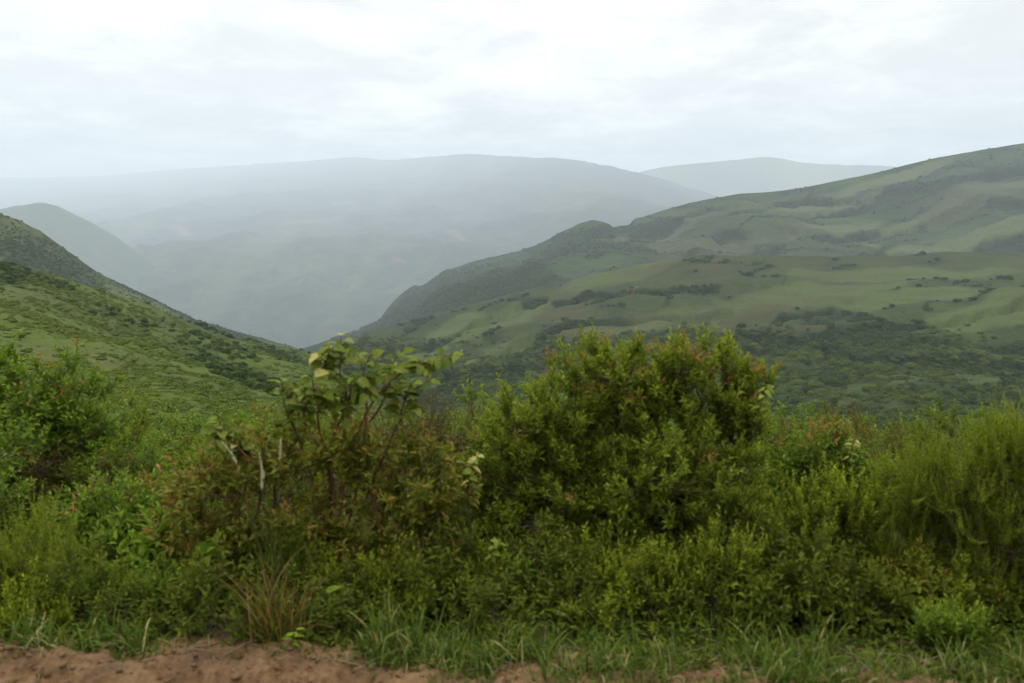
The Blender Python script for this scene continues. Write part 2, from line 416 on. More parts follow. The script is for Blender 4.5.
Eh.A['dry'] = np.clip(0.5 * sstep(0.5, 0.7, fbm(x / 200, y / 260, 114, 3)) + 0.3 * fl, 0, .8)
Eh.A['bare'] = np.clip(sum(0.7 * blob(wx, wy, a, b, c, d, e, 98, .5) for a, b, c, d, e in ((866, 238, 9, 1.6, 15), (890, 250, 6, 1.4, 30))), 0, .9)
Eh.build('long_hill', hill_mat('long_hill_cover', 0.045, grass=(0.0170, 0.0343, 0.0067), grass2=(0.0280, 0.0476, 0.0102), dry=(0.0290, 0.0317, 0.0137), wood=(0.0050, 0.0158, 0.0041), field=(0.066, 0.086, 0.028), bdist=8.0),
         'long patchwork hill rising to the right behind the middle hill')

# --- far left spur
Lh = Hill([('z', 3700, -830), ('p', [(-600, 4300), (500, 5000)], [(-600, 300), (0, 300), (200, 340), (500, 380)]),
           ('p', [(-600, 5600), (0, 5700), (200, 5500), (500, 5600)],
            [(-600, 150), (-200, 192), (-60, 214), (0, 209), (22, 205), (40, 202), (58, 206), (90, 221), (115, 236), (140, 254), (180, 290), (230, 345), (300, 400), (500, 420)]),
           ('z', 6600, -840)], -600, 500, 300, [20, 80, 14], 2, sm=3, seed=5)
x, y = Lh.X(), Lh.Y()
Lh.dz += Lh.fade * 140 * (fbm(x / 500, y / 600, 131) - 0.5) + 14 * (fbm(x / 90, y / 90, 134, 3) - 0.5)
Lh.A['cover'] = np.clip(0.6 + 0.8 * (fbm(x / 250, y / 300, 132, 4) - 0.5), 0, 1)
Lh.build('far_spur', hill_mat('far_spur_cover', 0.02, grass=(.030, .044, .015), grass2=(.045, .056, .02), bdist=8), 'hazy blue spur at the far left')

# --- far mountain across the valley
Mh = Hill([('z', 3600, -840), ('p', 4300, [(-800, 345), (0, 348), (320, 352), (500, 335), (800, 320), (1200, 310)]),
           ('p', 5900, [(-800, 260), (0, 262), (150, 252), (300, 258), (420, 262), (520, 240), (650, 228), (800, 222), (1200, 225)]),
           ('p', [(-800, 12500), (0, 12000), (250, 11000), (420, 9800), (600, 7800), (1200, 7600)], [(-800, 215), (0, 214), (150, 206), (250, 198), (400, 200), (520, 192), (650, 200), (800, 212), (1200, 215)]),
           ('p', [(-800, 21000), (0, 21000), (120, 20800), (220, 20000), (300, 18500), (380, 16500), (470, 14000), (560, 11200), (640, 9600), (1200, 9000)],
            [(-800, 180), (0, 178), (100, 176), (170, 170), (240, 165), (300, 161), (350, 157), (390, 160), (430, 157), (470, 154), (520, 157), (560, 158), (600, 164), (640, 173), (690, 188), (720, 196), (800, 208), (1200, 212)]),
           ('z', 22600, -700)], -800, 1200, 700, [14, 100, 110, 60, 8], 4, sm=5, seed=6)
x, y, PX, PY = Mh.X(), Mh.Y(), Mh.PX, Mh.PY
rg = ridged(x / 1500 + 0.6 * fbm(x / 900, y / 900, 150, 3), y / 2600 + x / 4200, 151, 4)
Mh.dz += Mh.fade * (330 * (rg - 0.62) + 160 * (fbm(x / 500, y / 500, 155) - 0.5)) * np.clip(1.2 - 0.5 * (Mh.t - 2), 0.3, 1)
Mh.dz += 30 * (fbm(x / 160, y / 160, 158, 3) - 0.5)
Mh.A['cover'] = np.clip(0.62 + 1.0 * (fbm(x / 500, y / 700, 152, 5) - 0.5) + 0.25 * sstep(0.7, 0.5, rg) + .9 * (ridged(PX / 48 + PY / 55, PY / 95 + .4 * fbm(PX / 60, PY / 40, 157, 3), 156, 4) - .62), 0, 1)
Mh.A['dry'] = 0.4 * sstep(0.5, 0.7, fbm(x / 600, y / 900, 153, 3))
Mh.A['bare'] = np.clip(sum(0.85 * blob(PX, PY, a, b, c, d, e, 99, .5) for a, b, c, d, e in
                           ((128, 251, 14, 4, 10), (185, 229, 12, 3, 20), (300, 222, 14, 2.5, -10), (455, 236, 12, 2, 10), (400, 268, 9, 2, 20), (340, 205, 16, 2.5, 0), (110, 226, 9, 2.5, 10))), 0, .8)
Mh.build('mountain', hill_mat('mountain_cover', 0.008, grass=(0.0248, 0.0347, 0.0112), grass2=(0.0527, 0.0583, 0.0252), wood=(0.0062, 0.0124, 0.0063), dry=(0.0310, 0.0260, 0.0175), bdist=18), 'broad blue-grey mountain across the valley')

# --- farthest ridge
Dh = Hill([('z', 9600, -840), ('p', 10800, [(300, 240), (1300, 215)]),
           ('p', 11800, [(300, 230), (560, 196), (610, 180), (640, 171), (680, 165), (720, 161), (768, 157), (800, 162), (840, 165), (900, 168), (1000, 171), (1300, 176)]),
           ('z', 16000, -700)], 300, 1300, 360, [14, 50, 8], 2, sm=5, seed=7)
x, y = Dh.X(), Dh.Y()
Dh.dz += Dh.fade * 500 * (fbm(x / 1600, y / 1600, 161) - 0.5) + 26 * (fbm(x / 300, y / 300, 163, 3) - 0.5)
Dh.A['cover'] = np.clip(0.55 + 0.9 * (fbm(x / 700, y / 900, 162, 4) - 0.5), 0, 1)
Dh.build('far_mountain', hill_mat('far_mountain_cover', 0.006, bdist=18), 'palest mountain ridge behind the long hill')

# ------------------------------------------------------------------ haze
hv = np.array([(sx, sy, sz) for sz in (-930, 1850) for sy in (-2000, 23800) for sx in (-18500, 18500)], float)
hf = np.array([(0, 2, 3, 1), (4, 5, 7, 6), (0, 1, 5, 4), (2, 6, 7, 3), (0, 4, 6, 2), (1, 3, 7, 5)])
m = NM('haze_air')
pv = m.n('ShaderNodeVolumePrincipled'); pv.inputs['Color'].default_value = (0.795, 0.905, 1.0, 1)
pv.inputs['Density'].default_value = 0.000108; pv.inputs['Anisotropy'].default_value = 0.25
m.l(pv.outputs[0], m.out.inputs['Volume'])
o = mesh_obj('haze', hv, hf, m.m); tag(o, None, None, None, 'stuff')

# ------------------------------------------------------------------ dirt road edge
def road_z(x, y):
    x = np.asarray(x, float)
    edge = 3.40 - 0.22 * sstep(-.75, -.2, x) - .07 * sstep(.3, 1.5, x) + 0.05 * (fbm(x / 0.5, x * 0, 201, 3) - 0.5) + 0.02 * np.sin(x * 1.7)
    z = 0.07 * (fbm(x / 0.22, y / 0.22, 203, 4) - 0.5) + 0.045 * (fbm(x / 0.055, y / 0.05, 213, 3) - .5) + 0.045 * (ridged(x / 0.09, y / 0.09, 205, 3) - 0.6) * sstep(2.0, 3.2, y)
    z = z + 0.06 * np.exp(-((y - edge + 0.04) / 0.14) ** 2) * (0.2 + 1.0 * fbm(x / 0.35, y * 0, 207, 3))
    return z - 0.25 * sstep(0.12, 0.9, y - edge)
ux = np.concatenate([np.linspace(-60, -4, 60)[:-1], np.linspace(-4, 4, 640), np.linspace(4, 60, 60)[1:]])
uy = np.concatenate([np.linspace(-14, 2.6, 60)[:-1], np.linspace(2.6, 4.4, 140)])
RX, RY = np.meshgrid(ux, uy); ii = np.arange(RX.size).reshape(RX.shape)
RZ = road_z(RX, RY)
m = NM('red_dirt'); tcn = m.n('ShaderNodeTexCoord'); ob = tcn.outputs['Object']
c = m.ramp(m.noise(3.2, 6, 0.65, ob), [(0.3, (0.058, 0.030, 0.011)), (0.5, (0.130, 0.072, 0.027)), (0.72, (0.23, 0.145, 0.066))])
c = m.mix(m.ramp(m.noise(28, 5, 0.7, ob), [(0.45, (0, 0, 0)), (0.75, (0.8, 0.8, 0.8))]), c, (0.040, 0.021, 0.008))
p = m.n('ShaderNodeBsdfPrincipled'); p.inputs['Roughness'].default_value = 0.95
b = m.n('ShaderNodeBump'); b.inputs['Strength'].default_value = 0.7; b.inputs['Distance'].default_value = 0.015
m.l(m.noise(60, 5, 0.7, ob), b.inputs['Height']); m.l(b.outputs[0], p.inputs['Normal'])
m.l(c, p.inputs['Base Color']); m.l(p.outputs[0], m.out.inputs['Surface'])
DIRT = m.m
o = mesh_obj('road', np.stack([RX, RY, RZ], -1).reshape(-1, 3),
             np.stack([ii[:-1, :-1], ii[:-1, 1:], ii[1:, 1:], ii[1:, :-1]], -1).reshape(-1, 4), DIRT, smooth=True)
tag(o, 'reddish brown dirt road edge', None, None, 'structure')

# unseen bank added behind the viewer, keeps sky light off the hedge front
bx_, by_ = np.meshgrid(np.linspace(-160, 160, 90), np.linspace(-120, -2.6, 70)); ii = np.arange(bx_.size).reshape(bx_.shape)
t_ = -2.6 - by_
bz_ = -0.3 + np.where(t_ < 3.5, t_ * 1.15, 4.0 + (t_ - 3.5) * 0.40) + 2.0 * (fbm(bx_ / 9, by_ / 9, 211, 4) - .5) * np.clip(t_ / 3, 0, 1)
o = mesh_obj('sky_block_bank', np.stack([bx_, by_, bz_], -1).reshape(-1, 3),
             np.stack([ii[:-1, :-1], ii[:-1, 1:], ii[1:, 1:], ii[1:, :-1]], -1).reshape(-1, 4), hill_mat('sky_block_scrub', 0.8, bdist=.5),
             attrs={'cover': np.full(bx_.size, .7), 'dry': np.zeros(bx_.size), 'bare': (t_ < 3.0).ravel() * .7}, smooth=True)
tag(o, 'unseen scrubby bank added behind the viewer to block sky light', None, None, 'structure')

def ground_z(x, y):
    """soil height near the road"""
    return np.interp(y, [0, 3.42, 5.0, 9.0, 30], [0, -0.05, -0.10, -1.5, -7.6])

# clods and pebbles along the edge: loose stuff nobody could count
def rock_mesh(r, n_sub=1):
    import bmesh
    bm = bmesh.new(); bmesh.ops.create_icosphere(bm, subdivisions=2, radius=1)
    sc = np.array([r.uniform(.7, 1.2), r.uniform(.7, 1.2), r.uniform(.45, .8)])
    ph = r.random(3) * 50
    V = []
    for v in bm.verts:
        q = np.array(v.co)
        k = 0.75 + 0.55 * float(fbm(q[0] * 1.3 + ph[0], q[1] * 1.3 + q[2] * 1.1 + ph[1], 5, 3))
        V.append(q * k * sc)
    Fc = [[v.index for v in f.verts] for f in bm.faces]; bm.free()
    return np.array(V), np.array(Fc)
r = np.random.default_rng(5)
VV, FF = [], []; off = 0
for k in range(800):
    v, f = rock_mesh(r)
    x = r.uniform(-3.2, 3.2); y = r.normal(3.32, 0.11)
    s = 0.004 + 0.020 * r.random() ** 3
    a = r.uniform(0, 6.28); R = np.array([[math.cos(a), -math.sin(a), 0], [math.sin(a), math.cos(a), 0], [0, 0, 1]])
    VV.append(v @ R.T * s + [x, y, float(road_z(np.array(x), np.array(y))) + s * 0.25]); FF.append(f + off); off += len(v)
o = mesh_obj('dirt_rubble', np.concatenate(VV), np.concatenate(FF), DIRT, smooth=True)
tag(o, 'small clods and pebbles scattered along the dirt edge', None, None, 'stuff')

# ------------------------------------------------------------------ plants
def unit(v): return v / np.maximum(np.linalg.norm(v, axis=-1, keepdims=True), 1e-9)
LEAF = {   # outlines: (u along, half width), made once per kind of leaf
    'lance': ([0, .25, .6, 1], [0.02, .5, .42, 0]),
    'round': ([0, .12, .4, .75, 1], [.03, .38, .5, .36, 0]),
    'needle': ([0, .5, 1], [.3, .5, 0]),
    'blade': ([0, .2, .45, .7, .88, 1], [.5, .5, .46, .36, .2, 0]),
}
def leaf_template(kind, fold=0.25, droop=0.25):
    us, ws = LEAF[kind]; V = []; Fc = []
    for u, w in zip(us, ws):
        z = -droop * u * u
        V += [(u, -w, z + fold * w), (u, 0, z), (u, w, z + fold * w)]
    for i in range(len(us) - 1):
        a = 3 * i
        Fc += [(a, a + 1, a + 4, a + 3), (a + 1, a + 2, a + 5, a + 4)]
    return np.array(V, float), np.array(Fc)
def leaves(pos, dirs, nrm, L, Wd, kind, fold=0.25, droop=0.25):
    """arrays of n leaves -> verts, quads"""
    T, Fc = leaf_template(kind, fold, droop)
    n = len(pos); dirs = unit(dirs)
    side = unit(np.cross(dirs, nrm)); nrm = np.cross(side, dirs)
    V = pos[:, None] + L[:, None, None] * T[None, :, 0:1] * dirs[:, None] + Wd[:, None, None] * T[None, :, 1:2] * side[:, None] \
        + (L[:, None, None] * np.minimum(T[None, :, 2:3], 0) + Wd[:, None, None] * np.maximum(T[None, :, 2:3], 0)) * nrm[:, None]
    k = len(T)
    return V.reshape(-1, 3), (Fc[None] + (np.arange(n) * k)[:, None, None]).reshape(-1, 4), k
def tubes(lines, sides=5):
    VV, FF = [], []; off = 0
    ang = np.arange(sides) * 2 * np.pi / sides
    ca, sa = np.cos(ang), np.sin(ang)
    for pts, rad in lines:
        n = len(pts); t = unit(np.gradient(pts, axis=0))
        ref = np.where(np.abs(t[:, 2:3]) < 0.9, np.array([[0, 0, 1.0]]), np.array([[1.0, 0, 0]]))
        s = unit(np.cross(t, ref)); b = np.cross(s, t)
        V = pts[:, None] + rad[:, None, None] * (ca[None, :, None] * s[:, None] + sa[None, :, None] * b[:, None])
        i = np.arange(n * sides).reshape(n, sides); j = np.roll(i, -1, 1)
        FF.append(np.stack([i[:-1], j[:-1], j[1:], i[1:]], -1).reshape(-1, 4) + off)
        VV.append(V.reshape(-1, 3)); off += n * sides
    return np.concatenate(VV), np.concatenate(FF)
def bez(p0, p1, p2, n):
    t = np.linspace(0, 1, n)[:, None]
    return (1 - t) ** 2 * p0 + 2 * t * (1 - t) * p1 + t * t * p2

G = lambda *s: list(s)
LM = {
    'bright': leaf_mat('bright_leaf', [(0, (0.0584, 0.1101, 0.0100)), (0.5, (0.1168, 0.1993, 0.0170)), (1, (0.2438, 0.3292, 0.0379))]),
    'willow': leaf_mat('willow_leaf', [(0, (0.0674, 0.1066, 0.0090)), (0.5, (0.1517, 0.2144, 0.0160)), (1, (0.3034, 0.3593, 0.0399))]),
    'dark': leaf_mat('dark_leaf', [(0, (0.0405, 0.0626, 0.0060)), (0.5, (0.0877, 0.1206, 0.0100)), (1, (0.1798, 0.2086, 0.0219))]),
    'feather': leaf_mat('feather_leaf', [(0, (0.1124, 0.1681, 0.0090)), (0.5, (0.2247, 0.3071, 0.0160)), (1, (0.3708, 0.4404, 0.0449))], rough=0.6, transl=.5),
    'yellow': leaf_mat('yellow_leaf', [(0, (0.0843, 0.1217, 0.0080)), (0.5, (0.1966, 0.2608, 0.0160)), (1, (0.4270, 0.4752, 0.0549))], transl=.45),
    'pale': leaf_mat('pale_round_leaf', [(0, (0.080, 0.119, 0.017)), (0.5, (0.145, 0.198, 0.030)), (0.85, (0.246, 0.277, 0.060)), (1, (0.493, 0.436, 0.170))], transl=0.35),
    'ruddy': leaf_mat('ruddy_leaf', [(0, (0.0810, 0.1088, 0.0110)), (0.45, (0.1688, 0.2048, 0.0198)), (0.75, (0.2430, 0.1728, 0.0330)), (1, (0.2970, 0.1280, 0.0440))], rough=.45, spec=.14),
    'orange': leaf_mat('orange_young_leaf', [(0, (0.16, 0.15, 0.03)), (0.5, (0.27, 0.165, 0.045)), (1, (0.36, 0.19, 0.075))]),
    'brown': leaf_mat('brownish_leaf', [(0, (0.072, 0.077, 0.014)), (0.5, (0.123, 0.106, 0.024)), (1, (0.189, 0.125, 0.034))]),
    'grass': leaf_mat('grass_blade', [(0, (0.0338, 0.0639, 0.0091)), (0.5, (0.0698, 0.1161, 0.0148)), (0.85, (0.1294, 0.1741, 0.0319)), (1, (0.2700, 0.2438, 0.1026))], transl=0.3),
    'dry': leaf_mat('dry_grass_blade', [(0, (0.10, 0.055, 0.022)), (0.5, (0.21, 0.12, 0.05)), (1, (0.33, 0.23, 0.12))]),
    'plume': leaf_mat('plume_hair', [(0, (0.5, 0.5, 0.43)), (1, (0.74, 0.74, 0.66))]),
}
BK = bark_mat('brown_bark', (0.055, 0.036, 0.022), (0.12, 0.085, 0.055))
BKR = bark_mat('reddish_bark', (0.075, 0.032, 0.020), (0.14, 0.07, 0.042))
BKG = bark_mat('green_stem', (0.035, 0.04, 0.014), (0.07, 0.07, 0.028))

def shrub(name, label, cat, base, blobs, d, n_ends, leaf, L, Wd, kind='lance', spacing=0.02, shoot=0.16, shoots=3, up=0.6, ang=55,
          bark=BK, young=None, young_frac=0.0, young_mat='orange', tip_bright=0.5, droop=0.25, fold=0.25, seed=1, group=None,
          spread=0.12, depth=0.8, nmain=7, stem_r=0.011, face=0.35, tint0=0.25, flop=0.25):
    """base: (px, d) of the foot; blobs: (px, py, rx_px, ry_px) outline lobes of the crown"""
    r = np.random.default_rng(seed)
    bx = float(P(base[0], 600, base[1])[0]); bp = np.array([bx, base[1], float(ground_z(bx, base[1])) - 0.02])
    k = d / F * 1.02
    cs = np.array([P(b[0], b[1], d) for b in blobs]); rs = np.array([(b[2] * k, b[2] * k * depth, b[3] * k) for b in blobs])
    w = rs.prod(1) ** 0.75; w /= w.sum()
    # twig ends through the lobes, denser to the outside
    which = r.choice(len(blobs), n_ends, p=w)
    dv = unit(r.normal(size=(n_ends, 3))); rad = r.random(n_ends) ** 0.42 * (0.86 + 0.22 * r.random(n_ends))
    flip = (dv[:, 1] > 0.2) & (r.random(n_ends) < face); dv[flip, 1] *= -1
    E = cs[which] + dv * rad[:, None] * rs[which]
    gz = ground_z(E[:, 0], E[:, 1]); E[:, 2] = np.maximum(E[:, 2], gz + 0.05)
    lines = []
    # main stems
    mi = r.choice(n_ends, min(nmain, n_ends), replace=False)
    S, SD = [], []
    for i in mi:
        p0 = bp + np.array([r.normal() * spread, r.normal() * spread * .7, 0]); p2 = cs[which[i]] * 0.35 + E[i] * 0.65
        p1 = p0 * 0.55 + p2 * 0.45; p1[2] = p0[2] * 0.3 + p2[2] * 0.7
        q = bez(p0, p1, p2, 12); q[1:-1] += r.normal(size=(10, 3)) * 0.008
        lines.append((q, np.linspace(stem_r, stem_r * 0.35, 12))); S.append(q[2:]); SD.append(np.gradient(q, axis=0)[2:])
    S = np.concatenate(S); SD = unit(np.concatenate(SD))
    LP, LD, LN, LL, LT, LY = [], [], [], [], [], []
    ztop = np.quantile(E[:, 2], .86)
    for i in range(n_ends):
        e = E[i]; dd = np.linalg.norm(S - e, axis=1) + 0.35 * np.maximum(S[:, 2] - e[2] + 0.05, 0) * 3
        j = int(np.argmin(dd + r.random(len(S)) * 0.08)); a = S[j]
        outd = unit(e - cs[which[i]] + 1e-4)
        fin = unit(outd * 0.5 + np.array([0, 0, up]) + r.normal(size=3) * 0.18)
        ln = np.linalg.norm(e - a)
        q = bez(a, a * 0.4 + e * 0.6 + np.array([0, 0, -0.03]), e, 6)
        lines.append((q, np.linspace(stem_r * 0.42, stem_r * 0.16, 6)))
        yr = (young_frac > 0) and (r.random() < young_frac * (3.5 if e[2] > ztop else 0.12))
        for s in range(shoots):
            sl = shoot * r.uniform(0.55, 1.25)
            sd = unit(fin + r.normal(size=3) * (0.42 if s else 0.1))
            p0 = q[-2] * 0.5 + e * 0.5 if s else e
            sq = bez(p0, p0 + sd * sl * 0.5, p0 + unit(sd + np.array([0, 0, 0.25 * up])) * sl, 5)
            lines.append((sq, np.linspace(stem_r * 0.18, stem_r * 0.09, 5)))
            n = max(3, int(sl / spacing)); t = (np.arange(n) + r.random(n) * 0.6) / n
            t = np.clip(t, 0, 1); ts = t * 4; i0 = np.minimum(ts.astype(int), 3); fr = (ts - i0)[:, None]
            pp = sq[i0] * (1 - fr) + sq[i0 + 1] * fr; td = unit(sq[i0 + 1] - sq[i0])
            phi = np.arange(n) * 2.4 + r.uniform(0, 6.28)
            rf = np.where(np.abs(td[:, 2:3]) < 0.9, np.array([[0, 0, 1.0]]), np.array([[1.0, 0, 0]]))
            u = unit(np.cross(td, rf)); v = np.cross(u, td)
            rad_ = np.cos(phi)[:, None] * u + np.sin(phi)[:, None] * v
            an = np.radians(ang + r.normal(size=n) * 12 - 25 * t)[:, None]
            ld = unit(td * np.cos(an) + rad_ * np.sin(an) + r.normal(size=(n, 3)) * 0.12)
            nm = unit(td * np.sin(an) - rad_ * np.cos(an) + np.array([0, 0, 0.55]) + r.normal(size=(n, 3)) * flop)
            LP.append(pp); LD.append(ld); LN.append(nm)
            LL.append(L * (0.7 + 0.45 * r.random(n)) * (1 - 0.45 * t ** 3))
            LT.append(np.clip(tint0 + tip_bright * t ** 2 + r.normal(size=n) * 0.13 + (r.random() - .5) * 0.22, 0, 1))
            LY.append(np.full(n, yr) & (t > 0.62))
    LP, LD, LN = map(np.concatenate, (LP, LD, LN)); LL = np.concatenate(LL); LT = np.concatenate(LT); LY = np.concatenate(LY)
    root = empty(name, bp); tag(root, label, cat, group)
    V, Fc = tubes(lines); mesh_obj('stems', V - bp, Fc, bark, root, smooth=True)
    g = ~LY
    V, Fc, kk = leaves(LP[g], LD[g], LN[g], LL[g], LL[g] * Wd, kind, fold, droop)
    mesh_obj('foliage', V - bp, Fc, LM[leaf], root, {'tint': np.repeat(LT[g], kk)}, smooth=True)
    if LY.any():
        V, Fc, kk = leaves(LP[LY], LD[LY], LN[LY], LL[LY] * 1.05, LL[LY] * Wd, kind, fold, droop)
        mesh_obj('young_leaves', V - bp, Fc, LM[young_mat], root, {'tint': np.repeat(r.random(LY.sum()), kk)}, smooth=True)
    return root

# species presets
BRIGHT = dict(leaf='bright', L=0.075, Wd=0.36, spacing=0.020, shoot=0.20, shoots=3, up=0.6, ang=58)
WILLOW = dict(leaf='willow', L=0.046, Wd=0.30, spacing=0.011, shoot=0.17, shoots=4, up=0.8, ang=48)
FINE = dict(leaf='feather', L=0.026, Wd=0.20, spacing=0.0055, shoot=0.24, shoots=4, up=1.2, ang=36, kind='needle')
YEL = dict(leaf='yellow', L=0.036, Wd=0.36, spacing=0.009, shoot=0.18, shoots=4, up=1.4, ang=44, tip_bright=.65, tint0=.15)
DARK = dict(leaf='dark', L=0.050, Wd=0.38, spacing=0.016, shoot=0.18, shoots=3, up=0.5, ang=58)
RUDDY = dict(leaf='ruddy', L=0.064, Wd=0.40, spacing=0.017, shoot=0.17, shoots=3, up=0.8, ang=55, bark=BKR)

SH = [
 # ---- left
 ('leafy_shrub', 'tall bright green leafy shrub with pinkish tips at the far left edge', (20, 6.4), [(45, 395, 52, 46), (-12, 398, 46, 52), (80, 430, 40, 40), (-30, 450, 60, 60), (70, 470, 60, 60), (10, 520, 80, 60)], 6.4, 420, dict(BRIGHT, young_frac=.035, seed=21)),
 ('leafy_shrub', 'broad light green bush with orange tinged shoots, left of the reddish thicket', (140, 4.9), [(135, 520, 62, 38), (90, 545, 50, 45), (170, 560, 55, 50), (120, 600, 80, 44)], 4.9, 290, dict(BRIGHT, L=.062, young_frac=.08, seed=22, tint0=.3)),
 ('fine_leaved_shrub', 'fine leaved dull green bush in the lower left corner', (20, 4.2), [(25, 565, 48, 46), (-25, 590, 50, 50), (60, 600, 40, 36)], 4.2, 150, dict(FINE, seed=23)),
 ('leafy_shrub', 'small yellow-green bush between the corner bush and the grass at left', (110, 4.1), [(110, 610, 46, 28), (160, 618, 40, 24)], 4.1, 70, dict(YEL, leaf='bright', seed=24)),
 # ---- reddish thicket and round-leaved shrub
 ('reddish_shrub', 'reddish brown leaved shrub with upright dark stems over the dry tussock', (250, 4.4), [(225, 475, 52, 40), (285, 462, 50, 42), (200, 540, 52, 48), (265, 545, 55, 45), (305, 540, 40, 60), (230, 600, 60, 40), (300, 605, 50, 36)], 4.5, 310, dict(RUDDY, seed=25, nmain=16, tint0=.31, spacing=.020, stem_r=.012)),
 ('reddish_shrub', 'green and rust coloured shrub between the round-leaved shrub and the big bush', (390, 4.4), [(365, 465, 50, 44), (425, 495, 46, 48), (350, 550, 50, 55), (415, 570, 55, 50), (380, 612, 60, 34)], 4.5, 290, dict(RUDDY, leaf='ruddy', tint0=.26, spacing=.020, seed=26, nmain=14)),
 ('thin_shrub', 'thin twiggy dark shrub showing against the valley left of the big bush', (440, 6.2), [(430, 425, 36, 34), (465, 440, 34, 34), (400, 445, 40, 40)], 6.2, 130, dict(DARK, leaf='brown', L=.036, spacing=.03, stem_r=.013, seed=27)),
 ('dark_shrub', 'dark green shrub tucked against the left flank of the big bush', (480, 4.9), [(480, 490, 42, 38), (470, 550, 56, 55), (510, 590, 50, 42), (470, 610, 60, 40)], 4.9, 260, dict(DARK, seed=28)),
 # ---- big rounded bush
 ('rounded_shrub', 'big rounded green bush with orange tipped top in the centre', (640, 4.9), [(605, 392, 62, 54), (650, 384, 70, 48), (700, 390, 66, 50), (742, 412, 40, 52), (550, 432, 66, 56), (510, 465, 50, 50), (650, 470, 125, 80), (560, 535, 90, 72), (690, 535, 95, 72), (620, 590, 110, 50), (625, 480, 70, 50)], 4.9, 1250, dict(WILLOW, L=.052, tint0=.36, shoot=.15, seed=29, young_frac=.075, nmain=16, stem_r=.015)),
 ('yellowish_bush', 'small bright yellowish bush in front of the big bush, nearer its middle', (655, 4.15), [(655, 580, 40, 38), (625, 600, 34, 34), (665, 618, 44, 26)], 4.15, 110, dict(YEL, seed=30)),
 ('yellowish_bush', 'compact yellow-green bush low in front of the big bush, on its right side', (725, 4.1), [(722, 575, 30, 38), (735, 608, 44, 32)], 4.1, 100, dict(YEL, seed=31)),
 ('dark_shrub', 'low dark green shrub under the left side of the big bush', (545, 4.3), [(545, 590, 55, 46), (590, 615, 40, 30)], 4.3, 110, dict(DARK, L=.045, seed=32)),
 # ---- right
 ('tipped_shrub', 'green shrub with orange shoots just right of the big bush', (820, 5.4), [(815, 460, 36, 34), (850, 480, 34, 30), (800, 500, 45, 40)], 5.4, 150, dict(BRIGHT, L=.06, young_frac=.22, seed=33)),
 ('brown_shrub', 'brownish red shrub farther down the slope, behind the shrub with orange shoots', (890, 8.5), [(880, 462, 50, 24), (935, 470, 44, 28), (840, 470, 40, 24)], 8.5, 190, dict(DARK, leaf='brown', L=.06, seed=34)),
 ('yellowish_bush', 'upright yellow-green bush of many leafy spires, left of the feathery shrubs', (810, 4.5), [(800, 535, 55, 55), (850, 520, 45, 50), (770, 575, 45, 50), (845, 590, 50, 50), (800, 615, 60, 36)], 4.5, 310, dict(YEL, up=1.3, seed=35)),
 ('feathery_shrub', 'feathery fine leaved shrub between the leafy spires and the frame-edge shrub', (925, 4.4), [(915, 495, 40, 48), (940, 530, 48, 54), (900, 570, 46, 50), (920, 600, 50, 44)], 4.4, 260, dict(FINE, seed=36)),
 ('feathery_shrub', 'tallest feathery yellow-green shrub at the right edge', (1010, 4.2), [(1005, 472, 42, 50), (1042, 462, 44, 58), (965, 500, 36, 44), (1000, 530, 60, 66), (1040, 590, 60, 60), (985, 600, 50, 50)], 4.2, 420, dict(FINE, seed=37, nmain=12)),
 ('reddish_shrub', 'low shrub with dark reddish stems under the feathery shrubs', (930, 4.15), [(920, 600, 50, 36), (975, 610, 40, 34), (870, 615, 40, 30)], 4.15, 110, dict(RUDDY, tint0=.1, seed=38)),
 ('leafy_shrub', 'little bright green bush at the road edge below the feathery shrubs', (955, 3.62), [(955, 655, 28, 20), (930, 665, 20, 14)], 3.62, 36, dict(YEL, L=.04, leaf='bright', seed=39)),
]
for nm, lab, base, blobs, d, n, kw in SH:
    shrub(nm, lab, 'shrub', base, blobs, d, n, **kw)

